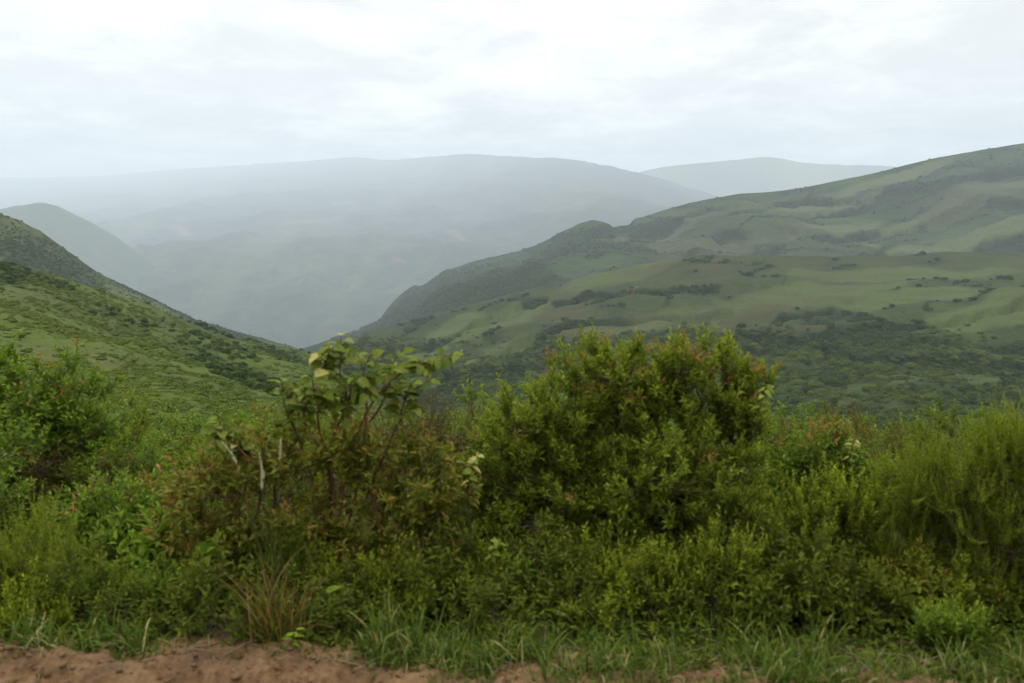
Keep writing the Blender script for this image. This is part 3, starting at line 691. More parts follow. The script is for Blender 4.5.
# the round-leaved shrub, with its long arching branch
def round_shrub():
    r = np.random.default_rng(77); d = 4.5
    bx = float(P(335, 600, d)[0]); bp = np.array([bx, d, float(ground_z(bx, d)) - .02])
    ctrl = [[(335, 610), (338, 520), (345, 440), (340, 390), (341, 330)], [(338, 600), (360, 480), (368, 400), (362, 372), (372, 352)],
            [(332, 600), (318, 500), (300, 440), (283, 405), (282, 378)], [(336, 600), (342, 470), (372, 398), (400, 372), (430, 360), (470, 350)],
            [(336, 600), (330, 470), (316, 420), (322, 370), (330, 350)], [(340, 600), (365, 500), (395, 430), (405, 400), (412, 380)],
            [(330, 600), (290, 500), (250, 460), (225, 435), (215, 428)], [(333, 600), (345, 450), (380, 410), (392, 378), (390, 365)],
            [(333, 600), (328, 450), (340, 420), (350, 400), (352, 385)], [(336, 600), (335, 470), (300, 420), (310, 398), (318, 385)]]
    lines, LP, LD, LN, LL, LT = [], [], [], [], [], []
    def grow(q, n_leaf, t0, L0):
        m_ = len(q)
        for i in range(n_leaf):
            t = t0 + (1 - t0) * (i + .5 * r.random()) / n_leaf; s = t * (m_ - 1); i0 = min(int(s), m_ - 2)
            p = q[i0] + (q[i0 + 1] - q[i0]) * (s - i0); td = unit(q[i0 + 1] - q[i0])
            a = i * 2.5 + r.random(); rad = np.array([math.cos(a), math.sin(a) * .8, 0.15])
            ld = unit(rad + td * 0.5 + np.array([0, 0, -0.55 * r.random() + .1]))
            pet = p + ld * 0.02
            lines.append((np.stack([p, (p + pet) / 2, pet]), np.full(3, .0013)))
            LP.append(pet); LD.append(ld); LN.append(unit(np.array([0, -.35, 1.0]) + r.normal(size=3) * .45))
            LL.append(L0 * r.uniform(.65, 1.15) * (1 - .25 * max(0, t - .8) * 5 * .5))
            LT.append(min(1, max(0, .40 + .26 * r.normal() + (.25 if t > .93 else 0))))
    for ci, c in enumerate(ctrl):
        dd = d + r.uniform(-.12, .12)
        pts = np.array([P(a, b, dd + (0.02 * r.normal() if k else 0)) for k, (a, b) in enumerate(c)])
        pts[0] = bp + [r.normal() * .03, r.normal() * .03, 0]
        tt = np.linspace(0, len(pts) - 1, 26)
        q = np.stack([np.interp(tt, np.arange(len(pts)), pts[:, k]) for k in range(3)], 1)
        q = smooth1(q, 7, 0); q[0] = pts[0]
        lines.append((q, np.linspace(.010, .0028, 26)))
        grow(q, 19 if ci != 3 else 15, .58 if ci != 3 else .55, .078)
        for sidx in range(5):
            j = r.integers(15, 24); sd = unit(r.normal(size=3) * [1, .7, .5] + [0, 0, .35]); sl = r.uniform(.08, .17)
            if ci == 3 and j > 17: sl *= .3
            sq = bez(q[j], q[j] + sd * sl * .5 + [0, 0, .02], q[j] + sd * sl, 6)
            lines.append((sq, np.linspace(.004, .002, 6))); grow(sq, 6, .3, .070)
    LP, LD, LN, LL, LT = map(np.array, (LP, LD, LN, LL, LT))
    root = empty('round_leaved_shrub', bp)
    tag(root, 'pale round-leaved shrub with a long bare-tipped branch arching right', 'shrub')
    V, Fc = tubes(lines); mesh_obj('stems', V - bp, Fc, BKR, root, smooth=True)
    young = LT > .86
    for sel, nm, mt in ((~young, 'foliage', 'pale'), (young, 'young_leaves', 'pale')):
        if not sel.any(): continue
        V, Fc, k = leaves(LP[sel], LD[sel], LN[sel], LL[sel], LL[sel] * .72, 'round', .3, .6)
        o = mesh_obj(nm, V - bp, Fc, LM[mt], root, {'tint': np.repeat(LT[sel], k)}, smooth=True)
round_shrub()

# sprigs of large pale leaves poking out of the hedge
def sprig(name, label, pts, d, L, n, mt='pale', seed=0, t0=.35, kind='round', wd=.6, tint=(.5, .2), base_px=None):
    r = np.random.default_rng(seed)
    q0 = np.array([P(a, b, d) for a, b in pts]); bp = q0[0].copy()
    gz = float(ground_z(bp[0], bp[1])); bp[2] = gz - .02; q0 = np.concatenate([[bp], q0])
    tt = np.linspace(0, len(q0) - 1, 18); q = np.stack([np.interp(tt, np.arange(len(q0)), q0[:, k]) for k in range(3)], 1); q = smooth1(q, 5, 0); q[0] = bp
    lines = [(q, np.linspace(.004, .0015, 18))]; LP, LD, LN, LL = [], [], [], []
    for i in range(n):
        t = t0 + (1 - t0) * (i + .3) / n; s = t * 17; i0 = min(int(s), 16); p = q[i0] + (q[i0 + 1] - q[i0]) * (s - i0)
        a = i * 2.4 + r.random(); ld = unit(np.array([math.cos(a), .8 * math.sin(a), r.uniform(-.5, .45)]))
        LP.append(p); LD.append(ld); LN.append(unit(np.array([0, -.4, 1.]) + r.normal(size=3) * .35)); LL.append(L * r.uniform(.7, 1.15))
    root = empty(name, bp); tag(root, label, 'plant')
    V, Fc = tubes(lines); mesh_obj('stem', V - bp, Fc, BKG, root, smooth=True)
    LP, LD, LN, LL = map(np.array, (LP, LD, LN, LL))
    V, Fc, k = leaves(LP, LD, LN, LL, LL * wd, kind, .2, .35)
    mesh_obj('leaves', V - bp, Fc, LM[mt], root, {'tint': np.repeat(np.clip(tint[0] + tint[1] * r.normal(size=n), 0, 1), k)}, smooth=True)
sprig('leaf_sprig', 'pale hanging leaves on a sprig at the right shoulder of the big bush', [(742, 480), (756, 425), (764, 392), (768, 384)], 4.55, .07, 12, seed=1, t0=.6, wd=.4, kind='lance', tint=(.65, .2))
sprig('leaf_sprig', 'cream tipped sprig rising behind the leafy spires right of the big bush', [(838, 520), (846, 470), (852, 446), (856, 438)], 4.7, .06, 12, seed=2, t0=.6, wd=.38, kind='lance', tint=(.8, .2))
sprig('leaf_sprig', 'yellowed leaf sprig with reddish leaves left of the big bush', [(470, 540), (468, 490), (472, 465), (480, 452)], 4.4, .065, 12, seed=3, t0=.55, tint=(.75, .2))
sprig('leaf_sprig', 'small pale leaf sprig low on the left flank of the big bush', [(488, 590), (490, 560), (495, 545), (498, 536)], 4.2, .055, 9, seed=4, t0=.5, tint=(.6, .15))
sprig('leaf_seedling', 'broad leaved seedling at the dirt edge, right of the dry tussock', [(318, 625), (322, 600), (326, 588)], 3.85, .085, 10, 'bright', seed=5, t0=.3, wd=.34, kind='lance', tint=(.6, .2))
sprig('leaf_seedling', 'small bright seedling at the foot of the dry tussock', [(290, 648), (293, 638), (296, 628)], 3.5, .065, 9, 'bright', seed=6, t0=.3, wd=.34, kind='lance', tint=(.7, .2))
sprig('leaf_seedling', 'tiny yellow sprig in the verge grass left of the middle', [(520, 640), (521, 632), (522, 626)], 3.75, .035, 9, 'yellow', seed=7, t0=.2, wd=.5, tint=(.9, .1))

# grasses
def blades(base, n, r, Lr, w, lean, bend, spread):
    """arched grass blades as ribbons: verts, quads, per-blade vertex count"""
    a = r.uniform(0, 2 * np.pi, n); b0 = base + np.stack([r.normal(size=n) * spread[0], r.normal(size=n) * spread[1], np.zeros(n)], 1)
    dirh = np.stack([np.cos(a), np.sin(a), np.zeros(n)], 1)
    L = .8 * (Lr[0] + (Lr[1] - Lr[0]) * r.random(n) ** 1.6); le = np.abs(r.normal(size=n)) * lean; be = bend * r.uniform(.3, 1.5, n)
    m_ = 7; t = np.linspace(0, 1, m_)
    th = le[:, None] + be[:, None] * t[None] ** 1.3          # angle from upright along the blade
    st = L[:, None] / (m_ - 1)
    hx = np.cumsum(np.sin(th) * st, 1); hz = np.cumsum(np.cos(th) * st, 1)
    hx = np.concatenate([np.zeros((n, 1)), hx[:, :-1]], 1); hz = np.concatenate([np.zeros((n, 1)), hz[:, :-1]], 1)
    c = b0[:, None] + hx[..., None] * dirh[:, None] + hz[..., None] * np.array([0, 0, 1.])
    side = np.stack([-np.sin(a), np.cos(a), np.zeros(n)], 1) + r.normal(size=(n, 3)) * [.3, .3, 0]
    ww = w * r.uniform(.6, 1.3, n)[:, None] * np.array([.6, .9, 1, .95, .75, .45, .05])[None]
    V = np.stack([c - side[:, None] * ww[..., None], c + side[:, None] * ww[..., None]], 2)   # n,m,2,3
    i = np.arange(n * m_ * 2).reshape(n, m_, 2)
    Fc = np.stack([i[:, :-1, 0], i[:, :-1, 1], i[:, 1:, 1], i[:, 1:, 0]], -1).reshape(-1, 4)
    return V.reshape(-1, 3), Fc, m_ * 2
def gather(parts):
    VV, FF, TT = [], [], []; off = 0
    for V, Fc, T in parts: VV.append(V); FF.append(Fc + off); TT.append(T); off += len(V)
    return np.concatenate(VV), np.concatenate(FF), np.concatenate(TT)
r = np.random.default_rng(91)
parts = []
def verge(px0, px1, py0, py1, tufts, n, Lr, w, lean=.35, bend=.9):
    for k in range(tufts):
        px = r.uniform(px0, px1); py = r.uniform(py0, py1)
        if vnoise(px / 22., py / 9., 55) < .42: continue
        hs = .55 + .9 * vnoise(px / 30., 3.3, 57)
        g = P(px, py, 1.0); dvec = g - [0, 0, CAM_Z]; s = CAM_Z / -dvec[2]; q = dvec * s; 
        b = np.array([q[0], q[1], max(float(road_z(np.array(q[0]), np.array(q[1]))), float(ground_z(q[0], q[1]))) - .01])
        nn = int(n * r.uniform(.6, 1.4)); V, Fc, m_ = blades(b, nn, r, (Lr[0] * .7, Lr[1] * hs), w, lean, bend, (.05, .03))
        parts.append((V, Fc, np.repeat(np.clip(.45 + .22 * r.normal(size=nn) + (r.random() - .5) * .25 + .6 * (r.random(nn) < .12), 0, 1), m_)))
verge(372, 560, 645, 674, 110, 18, (.07, .25), .0040, .5, 1.2)
verge(380, 470, 634, 662, 16, 22, (.16, .34), .005, .4, .9)
verge(540, 1045, 645, 692, 290, 17, (.06, .24), .0036, .6, 1.2)
verge(-20, 150, 640, 659, 46, 18, (.08, .24), .0045, .6, 1.2)
verge(150, 372, 642, 655, 16, 9, (.05, .13), .003, .6)
verge(400, 1040, 666, 698, 210, 12, (.04, .12), .003, .8)
verge(-30, 1050, 610, 646, 70, 11, (.12, .34), .004, .45, 1.0)
verge(580, 760, 612, 645, 30, 16, (.12, .32), .004, .5, 1.0)
V, Fc, T = gather(parts)
o = mesh_obj('verge_grass', V, Fc, LM['grass'], attrs={'tint': T}, smooth=True)
tag(o, 'green grass along the verge of the dirt road', None, None, 'stuff')

# dead stems and fallen leaves along the edge
r = np.random.default_rng(98); lines = []
for i in range(150):
    px = r.uniform(-20, 1040); g = P(px, r.uniform(640, 676), 1.0) - [0, 0, CAM_Z]; q = g * (CAM_Z / -g[2]); q[2] = float(road_z(q[0], q[1])) + .012 if q[1] < 3.5 else float(ground_z(q[0], q[1])) + .012
    a = r.uniform(0, 6.28); Ls = r.uniform(.05, .28); dv_ = np.array([math.cos(a), .5 * math.sin(a), r.uniform(-.02, .35)])
    lines.append((bez(q, q + dv_ * Ls * .5 + r.normal(size=3) * .012, q + dv_ * Ls, 5), np.linspace(.0028, .001, 5) * r.uniform(.6, 1.3)))
V, Fc = tubes(lines, 4); o = mesh_obj('dead_stem_litter', V, Fc, bark_mat('dead_stem', (0.09, 0.06, 0.035), (0.25, 0.19, 0.12)), smooth=True)
tag(o, 'dead stems lying along the dirt edge', None, None, 'stuff')
n = 900; x_ = r.uniform(-3.1, 3.1, n); y_ = r.normal(3.40, .16, n); z_ = np.where(y_ < 3.5, road_z(x_, y_), ground_z(x_, y_)) + .008
V, Fc, kk = leaves(np.stack([x_, y_, z_], 1), np.stack([r.normal(size=n), r.normal(size=n), r.normal(size=n) * .2], 1), np.stack([r.normal(size=n) * .4, r.normal(size=n) * .4, np.ones(n)], 1), r.uniform(.015, .05, n), r.uniform(.006, .02, n), 'lance', .3, .3)
o = mesh_obj('leaf_litter', V, Fc, LM['dry'], attrs={'tint': np.repeat(r.random(n) * .7, kk)}, smooth=True); tag(o, 'dry fallen leaves along the dirt edge', None, None, 'stuff')

# low creeping cover on the soil under the hedge
r = np.random.default_rng(99); n = 15000
x_ = r.uniform(-3.6, 3.6, n); y_ = 3.42 + 1.9 * r.random(n) ** 1.3; ok = vnoise(x_ / .25, y_ / .25, 77) > .30; x_, y_ = x_[ok], y_[ok]; n = len(x_)
z_ = ground_z(x_, y_) + r.random(n) ** 2 * .10
V, Fc, kk = leaves(np.stack([x_, y_, z_], 1), np.stack([r.normal(size=n), r.normal(size=n), np.abs(r.normal(size=n)) * .6], 1), np.stack([r.normal(size=n) * .5, r.normal(size=n) * .5 - .2, np.ones(n)], 1),
                   r.uniform(.02, .06, n), r.uniform(.008, .022, n), 'lance', .25, .3)
o = mesh_obj('ground_cover', V, Fc, LM['dark'], attrs={'tint': np.repeat(np.clip(.35 + .2 * r.normal(size=n), 0, 1), kk)}, smooth=True); tag(o, 'low creeping leaves on the soil under the hedge', None, None, 'stuff')

# dry tussock
r = np.random.default_rng(92)
def ground_at(px, py):
    g = P(px, py, 1.0) - [0, 0, CAM_Z]; q = g * (CAM_Z / -g[2]); q[2] = float(ground_z(q[0], q[1])); return q
b = ground_at(272, 650); b[1] += .08; root = empty('dry_tussock', b); tag(root, 'dry orange-brown grass tussock at the dirt edge left of the middle', 'grass tuft')
V, Fc, m_ = blades(np.zeros(3), 120, r, (.25, .8), .0024, .34, 1.0, (.045, .035))
mesh_obj('dry_blades', V, Fc, LM['dry'], root, {'tint': np.repeat(r.random(120) * .8, m_)}, smooth=True)
V, Fc, m_ = blades(np.zeros(3), 70, r, (.2, .65), .003, .35, .8, (.07, .04))
mesh_obj('green_blades', V, Fc, LM['grass'], root, {'tint': np.repeat(r.random(70) * .7, m_)}, smooth=True)

# tall plume grass
b = ground_at(262, 628); b[1] += .42; b[2] = float(ground_z(b[0], b[1])); root = empty('plume_grass', b); tag(root, 'tall green grass clump topped by silvery white plumes', 'grass')
V, Fc, m_ = blades(np.zeros(3), 70, r, (.45, .9), .0036, .16, .55, (.07, .05))
mesh_obj('blades', V, Fc, LM['grass'], root, {'tint': np.repeat(.2 + .5 * r.random(70), m_)}, smooth=True)
for k, pts in enumerate([[(262, 600), (252, 530), (241, 475), (233, 455), (222, 442)], [(264, 600), (268, 520), (266, 490), (262, 468), (259, 452)], [(268, 600), (278, 520), (280, 470), (280, 452), (281, 438)],
                         [(262, 600), (262, 540), (262, 500), (262, 480), (261, 466)]]):
    q0 = np.array([P(a_, b_, b[1] - .30 - .02 * k) for a_, b_ in pts]); q0[0] = b
    tt = np.linspace(0, 4, 24); q = np.stack([np.interp(tt, np.arange(5), q0[:, c]) for c in range(3)], 1); q = smooth1(q, 5, 0); q[0] = b
    st = tubes([(q - b, np.linspace(.0025, .0012, 24))]); so = mesh_obj('plume_stalk', st[0], st[1], BKG, root, smooth=True)
    n = 420; t = 0.62 + .38 * r.random(n); s = t * 23; i0 = np.minimum(s.astype(int), 22); p = q[i0] + (q[i0 + 1] - q[i0]) * (s - i0)[:, None]; td = unit(q[i0 + 1] - q[i0])
    ld = unit(td + r.normal(size=(n, 3)) * .2); LL = r.uniform(.012, .021, n) * (1.15 - .6 * (t - .62) / .38)
    V, Fc, kk = leaves(p, ld, r.normal(size=(n, 3)), LL, LL * .10, 'needle')
    mesh_obj('plume', V - b, Fc, LM['plume'], so, {'tint': np.repeat(r.random(n), kk)}, smooth=True)

# leafy herbs at the foot of the hedge: three kinds, copied
def copy_tree(o, parent=None):
    c = o.copy(); COL.objects.link(c)
    if parent: c.parent = parent
    for ch in list(o.children): copy_tree(ch, c)
    return c
HERB = [('leafy_herb', 'low broad-leaved green herb at the foot of the roadside hedge', 'broad-leaved herbs under the hedge', dict(BRIGHT, L=.065, Wd=.42, shoots=3, spacing=.022, shoot=.13)),
        ('leafy_herb', 'low dark small-leaved herb at the foot of the roadside hedge', 'dark herbs under the hedge', dict(DARK, L=.04, shoots=4, shoot=.13)),
        ('leafy_herb', 'low yellowish small-leaved herb at the foot of the roadside hedge', 'yellowish herbs under the hedge', dict(YEL, L=.034, shoots=3, shoot=.12, spacing=.011))]
r = np.random.default_rng(96); hp = {}
for i in range(54):
    px = -40 + 1110 * (i + r.uniform(.1, .9)) / 54; d_ = r.uniform(3.75, 4.45); kd = int(r.choice(3, p=[.22, .62, .16])) if px < 560 else int(r.choice(3, p=[0, .72, .28]))
    if px > 560: d_ = max(d_, 3.95)
    if 235 < px < 300 and d_ < 4.1: d_ = 4.3
    x = float(P(px, 620, d_)[0]); z = float(ground_z(x, d_))
    if kd not in hp:
        nm, lab, grp, kw = HERB[kd]
        hp[kd] = o = shrub(nm, lab, 'herb', (512, 4.2), [(512, 585, 34, 30), (485, 600, 26, 24), (540, 602, 26, 24)], 4.2, 42, group=grp, seed=300 + kd, stem_r=.005, nmain=6, spread=.06, depth=1.0, face=0, **kw)
    else: o = copy_tree(hp[kd])
    sc_ = r.uniform(.75, 1.35); o.location = (x, d_, z - .02); o.scale = (sc_ * r.uniform(.9, 1.2), sc_, sc_ * r.uniform(.8, 1.25)); o.rotation_euler = (0, 0, r.uniform(0, 6.28))

# back rows of the hedge on the slope just behind the front shrubs: individual shrubs, three crowns copied
protos = []
kinds = [('slope_shrub', dict(DARK, L=.06)), ('slope_shrub', dict(BRIGHT, L=.07)), ('slope_shrub', dict(DARK, leaf='brown', L=.055)), ('slope_shrub', dict(WILLOW, L=.06, spacing=.016))]
SL = ['dark green shrub behind or beside the roadside hedge', 'light green leafy shrub behind or beside the roadside hedge',
      'brownish shrub behind or beside the roadside hedge', 'willowy small-leaved shrub behind or beside the roadside hedge']
SG = ['dark shrubs behind the hedge', 'light green shrubs behind the hedge', 'brownish shrubs behind the hedge', 'willowy shrubs behind the hedge']
r = np.random.default_rng(93)
k9 = F / 9.0
spots = []
for row, (y0, n, h) in enumerate(((5.9, 11, 1.05), (7.4, 14, 1.5), (9.5, 17, 1.5), (12.5, 20, 1.6), (16.5, 22, 1.7), (22, 24, 1.9))):
    for i in range(n):
        x = (-.72 + 1.44 * (i + r.uniform(.15, .85)) / n) * y0; y = y0 * r.uniform(.93, 1.1)
        spots.append((x, y, float(ground_z(x, y)), h * r.uniform(.8, 1.12)))
for sx in (-1, 1):
    for k in range(10):
        x = sx * (3.6 + .48 * k + r.uniform(-.2, .2)); y = r.uniform(4.1, 5.2); spots.append((x, y, float(ground_z(x, y)), r.uniform(1.0, 1.5)))
for i, (x, y, z, h) in enumerate(spots):
    kd = int(r.choice(4, p=[.34, .28, .18, .20]))
    pr = [p_ for p_ in protos if p_[0] == kd]
    if not pr:
        nm, kw = kinds[kd]
        o = shrub(nm, SL[kd], 'shrub', (512, 9.0), [(512, 341 + 135 - 22, 42, 44), (512 - 35, 341 + 150 - 22, 40, 38), (512 + 35, 341 + 155 - 22, 40, 38)], 9.0, 120, group=SG[kd], seed=60 + kd, spread=.1, face=0, depth=1.0, **kw)
        zs = [v for ch in o.children for v in (np.array([w_.co[2] for w_ in ch.data.vertices]).max(),)]
        protos.append((kd, o, max(zs))); 
    else: o = copy_tree(pr[0][1])
    hh = [p_[2] for p_ in protos if p_[0] == kd][0]
    o.location = (x, y, z - .03); s = h / hh; o.scale = (s * r.uniform(.95, 1.25), s * r.uniform(.95, 1.25), s); o.rotation_euler = (0, 0, r.uniform(0, 6.28))

# ------------------------------------------------------------------ hillside vegetation
def crown_mesh(name, mat, r, n=480, size=.17, flat=.8, core=True):
    """a bush or tree crown as leaf clumps on a lumpy body"""
    c = unit(r.normal(size=(7, 3))) * [.55, .55, .35] * r.uniform(.5, 1, (7, 1)); c[:, 2] += .05
    R = r.uniform(.38, .6, 7)
    w = r.integers(0, 7, n); dv = unit(r.normal(size=(n, 3))); dv[:, 2] = np.abs(dv[:, 2]) * np.where(r.random(n) < .8, 1, -1)
    p = c[w] + dv * (R[w] * r.uniform(.7, 1.08, n))[:, None]
    p[:, 2] = (p[:, 2] + .45) * flat
    nr = unit(dv + r.normal(size=(n, 3)) * .35); dr = unit(np.cross(nr, r.normal(size=(n, 3))))
    L = size * r.uniform(.6, 1.3, n)
    V, Fc, k = leaves(p - dr * L[:, None] * .5, dr, nr, L, L * .8, 'lance', .1, .1)
    me_o = mesh_obj(name, V, Fc, mat, None, {'tint': np.repeat(np.clip(.45 + .25 * r.normal(size=n), 0, 1), k)}, smooth=True)
    return me_o
def veg_mat(name, stops, var=.25):
    m = NM(name); c = m.ramp(m.attr('tint'), stops)
    oi = m.n('ShaderNodeObjectInfo')
    v = m.ramp(oi.outputs['Random'], [(0, (1 - var, 1 - var * .8, 1 - var)), (.5, (1, 1, 1)), (1, (1 + var * 1.6, 1 + var * 1.2, 1 + var * .6))])
    c = m.mix(1.0, c, v, 'MULTIPLY')
    lo = m.noise(.045, 4, .6, oi.outputs['Location'])
    c = m.mix(1.0, c, m.ramp(lo, [(.32, (.74, .80, .85)), (.5, (1, 1, 1)), (.68, (1.22, 1.10, .95))]), 'MULTIPLY')
    p = m.n('ShaderNodeBsdfPrincipled'); p.inputs['Roughness'].default_value = .8; p.inputs['Specular IOR Level'].default_value = .15
    m.l(c, p.inputs['Base Color']); m.l(p.outputs[0], m.out.inputs['Surface']); return m.m
VM_L = veg_mat('hillside_shrub_leaf', [(0, (0.066, 0.100, 0.009)), (.5, (0.080, 0.116, 0.012)), (1, (0.098, 0.132, 0.017))], .12)
VM_V = veg_mat('valley_shrub_leaf', [(0, (0.0360, 0.0607, 0.0066)), (.5, (0.0540, 0.0845, 0.0099)), (1, (0.0780, 0.1082, 0.0143))], .3)
VM_D = veg_mat('hillside_tree_leaf', [(0, (0.0150, 0.0332, 0.0050)), (.5, (0.0260, 0.0515, 0.0081)), (1, (0.0450, 0.0764, 0.0136))], .35)
r = np.random.default_rng(94)
def source_collection(name, mat, n):
    c = bpy.data.collections.new(name)
    for k in range(n):
        o = crown_mesh('leaf_clump', mat, r); COL.objects.unlink(o); c.objects.link(o)
    return c
SRC_V = source_collection('valley_sources', VM_V, 5); SRC_L = source_collection('shrub_sources', VM_L, 5); SRC_D = source_collection('tree_sources', VM_D, 5)

def scatter(name, label, pts, size, src, flat=1.0):
    me = bpy.data.meshes.new(name); me.vertices.add(len(pts)); me.vertices.foreach_set('co', np.asarray(pts, np.float32).ravel())
    a = me.attributes.new('size', 'FLOAT_VECTOR', 'POINT')
    sv = np.stack([size * r.uniform(.85, 1.3, len(pts)), size * r.uniform(.85, 1.3, len(pts)), flat * size * r.uniform(.7, 1.15, len(pts))], 1)
    a.data.foreach_set('vector', sv.astype(np.float32).ravel())
    a = me.attributes.new('turn', 'FLOAT_VECTOR', 'POINT')
    a.data.foreach_set('vector', np.stack([np.zeros(len(pts)), np.zeros(len(pts)), r.uniform(0, 6.28, len(pts))], 1).astype(np.float32).ravel())
    o = bpy.data.objects.new(name, me); COL.objects.link(o); tag(o, label, None, None, 'stuff')
    g = bpy.data.node_groups.new(name, 'GeometryNodeTree')
    g.interface.new_socket('Geometry', in_out='INPUT', socket_type='NodeSocketGeometry')
    g.interface.new_socket('Geometry', in_out='OUTPUT', socket_type='NodeSocketGeometry')
    gi = g.nodes.new('NodeGroupInput'); go = g.nodes.new('NodeGroupOutput')
    ip = g.nodes.new('GeometryNodeInstanceOnPoints'); ci = g.nodes.new('GeometryNodeCollectionInfo')
    ci.inputs['Collection'].default_value = src; ci.inputs['Separate Children'].default_value = True; ci.inputs['Reset Children'].default_value = True
    ip.inputs['Pick Instance'].default_value = True
    def na(nm):
        x = g.nodes.new('GeometryNodeInputNamedAttribute'); x.data_type = 'FLOAT_VECTOR'; x.inputs['Name'].default_value = nm; return x.outputs[0]
    g.links.new(gi.outputs[0], ip.inputs['Points']); g.links.new(ci.outputs[0], ip.inputs['Instance'])
    g.links.new(na('size'), ip.inputs['Scale']); g.links.new(na('turn'), ip.inputs['Rotation'])
    g.links.new(ip.outputs[0], go.inputs[0])
    o.modifiers.new('scatter', 'NODES').node_group = g
    return o

# scrub on the left hillside
dens = np.where((A.t > 3.0) & (A.t < 5.02), 1.0, 0) * np.where((A.PX > -120) & (A.PX < 1100), 1, 0.0)
q, a, b = A.sample(34000, dens * (sstep(.40, .62, fbm(A.X() / 13, A.Y() / 13, 241, 4)) + .12 + .5 * (1 - sstep(30, 75, A.D))), r)
dd = A.D[a, b]
keep = dd > 26; q, dd = q[keep], dd[keep]
sz = np.clip(0.0019 * dd + .18, .22, .85) * np.clip(np.exp(r.normal(size=len(dd)) * .42), .4, 2.4)
scatter('hillside_shrubbery', 'low yellow-green scrub covering the left hillside', q - [0, 0, .12], sz, SRC_L, .72)
wood_spot = blob(A.PX, A.PY, 232, 368, 62, 15, 32, 231) + .8 * blob(A.PX, A.PY, 290, 362, 40, 9, 18, 232) + .35 * blob(A.PX, A.PY, 120, 318, 40, 6, 25, 233)
q, a, b = A.sample(2300, dens * (np.clip(A.A['cover'] - .6, 0, 1) ** 1.5 * .5 + .11 * wood_spot) * (A.D > 60), r)
sz = np.clip(0.003 * A.D[a, b] + .6, .8, 1.9) * r.uniform(.6, 1.3, len(q))
scatter('gully_woods', 'dark bushes massed in the folds of the left hillside', q - [0, 0, .2], sz, SRC_D)
# woods on the second left ridge
dens = np.where((Bh.t > .9) & (Bh.t < 2.03) & (Bh.PX > -100), 1.0, 0)
q, a, b = Bh.sample(9000, dens * Bh.A['cover'] ** 2, r)
scatter('ridge_woods', 'woods on the dark ridge at left', q - [0, 0, .6], r.uniform(.9, 2.3, len(q)), SRC_D)
# gully woods and low scrub on the middle right hill
inv = (Fh.t > .95) & (Fh.t < 3.98) & (Fh.PX > 330) & (Fh.PX < 1120)
q, a, b = Fh.sample(14000, inv * np.clip(Fh.A['cover'] - .5, 0, 1) ** 1.6 * (.08 + sstep(.42, .62, fbm(Fh.X() / 22, Fh.Y() / 26, 244, 4))), r)
sz = np.clip(.0028 * Fh.D[a, b] + .3, .7, 2.8) * np.clip(np.exp(r.normal(size=len(q)) * .45 - .1), .4, 2.0)
scatter('gully_woods', 'dark trees filling the gullies of the middle right hill', q - [0, 0, .3], sz, SRC_D)
q, a, b = Fh.sample(13000, inv * (.1 + sstep(.42, .62, fbm(Fh.X() / 16, Fh.Y() / 16, 243, 4))) * sstep(330, 375, Fh.PY), r)
sz = np.clip(.0030 * Fh.D[a, b] + .2, .6, 2.4) * np.clip(np.exp(r.normal(size=len(q)) * .5 - .15), .35, 2.2)
scatter('valley_shrubbery', 'mixed green scrub over the foot of the middle right hill', q - [0, 0, .2], sz, SRC_V)

# woods on the long back hill
q, a, b = Eh.sample(15000, ((Eh.t > .9) & (Eh.t < 3.02) & (Eh.PX > 330) & (Eh.PX < 1120)) * np.clip(Eh.A['cover'] - .45, 0, 1) ** 1.4, r)
scatter('hill_woods', 'dark woods in the folds of the long back hill', q - [0, 0, 1.2], r.uniform(1.8, 4.6, len(q)), SRC_D)

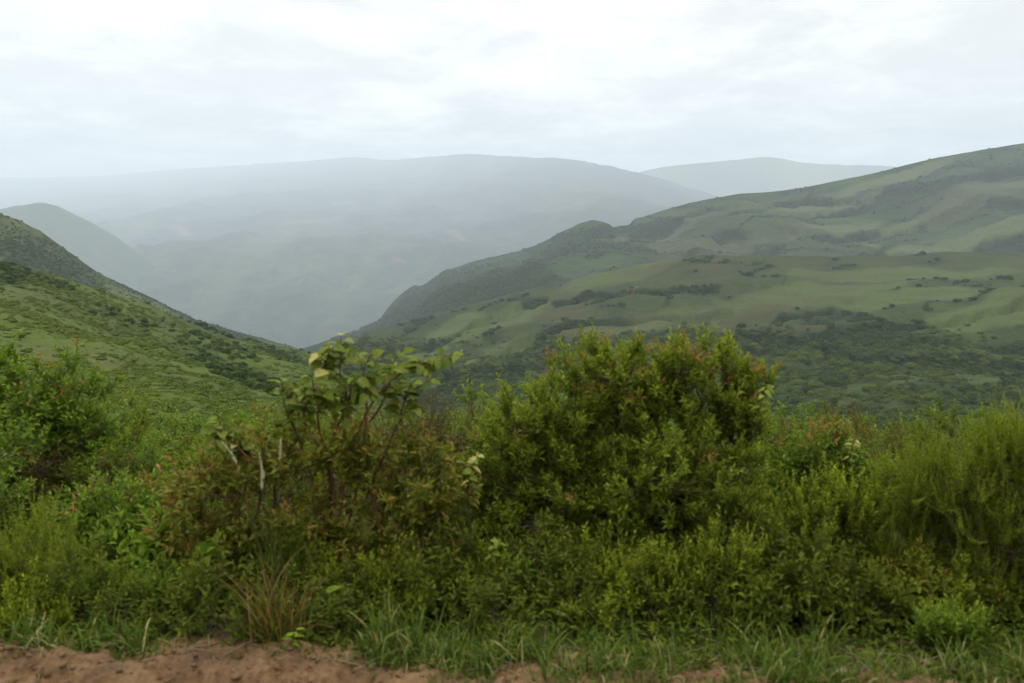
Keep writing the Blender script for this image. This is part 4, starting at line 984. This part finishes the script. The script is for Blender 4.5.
# single round trees that stand out on the middle right hill
rt = np.random.default_rng(95)
bark_far = bark_mat('tree_bark', (0.06, 0.045, 0.03), (0.12, 0.09, 0.06))
def tree_proto(k):
    root = empty('hillside_tree', (0, 0, 0))
    c = crown_mesh('crown', VM_D, rt, 420, .2, 1.0); c.parent = root; c.location = (0, 0, .25)
    q = np.array([(0, 0, -.2), (.02, 0, .15), (0.03, .02, .45), (.0, .05, .8)]); lines = [(q, np.array([.09, .07, .05, .02]))]
    for j in range(4):
        an = rt.uniform(0, 6.28); lines.append((np.array([(.02, 0, .3), (.25 * math.cos(an), .25 * math.sin(an), .55), (.45 * math.cos(an), .45 * math.sin(an), .75)]), np.array([.04, .03, .012])))
    V, Fc = tubes(lines, 6); mesh_obj('trunk', V, Fc, bark_far, root, smooth=True)
    return root
spots = [(868, 372), (886, 380), (860, 382), (905, 386), (945, 380), (960, 388), (935, 366), (850, 360), (822, 356), (806, 372), (780, 382), (842, 392), (880, 398), (915, 402), (960, 404), (1000, 396),
         (1010, 384), (990, 372), (790, 350), (765, 358), (742, 372), (720, 362), (700, 376), (688, 352), (660, 358), (800, 402), (760, 398), (830, 410), (860, 418), (940, 418), (985, 414), (900, 345),
         (925, 352), (870, 352), (960, 345), (1000, 352), (835, 335), (812, 342), (560, 340), (540, 352), (520, 362), (490, 372), (470, 380), (500, 386), (530, 380), (455, 368), (690, 320), (705, 318), (872, 318), (780, 330)]
Vf = Fh.V; ppx, ppy = Fh.PX, Fh.PY
prs = []
for i, (tx, ty) in enumerate(spots):
    tx += rt.uniform(-6, 6); ty += rt.uniform(-2, 2)
    dist = np.hypot(ppx - tx, (ppy - ty) * 3); kk = np.unravel_index(np.argmin(dist), dist.shape)
    p0 = Vf[kk]; s = rt.uniform(1.7, 3.0) * (Fh.D[kk] / 430) ** .5
    o = tree_proto(i) if i < 5 else copy_tree(prs[i % 5])
    if i < 5: prs.append(o)
    o.location = (p0[0], p0[1], p0[2] - .1); o.rotation_euler = (0, 0, rt.uniform(0, 6.28)); o.scale = (s * rt.uniform(.9, 1.25), s * rt.uniform(.9, 1.25), s)
    tag(o, 'dark rounded tree dotted over the middle right hill', 'tree', 'dark trees dotted over the middle right hill')
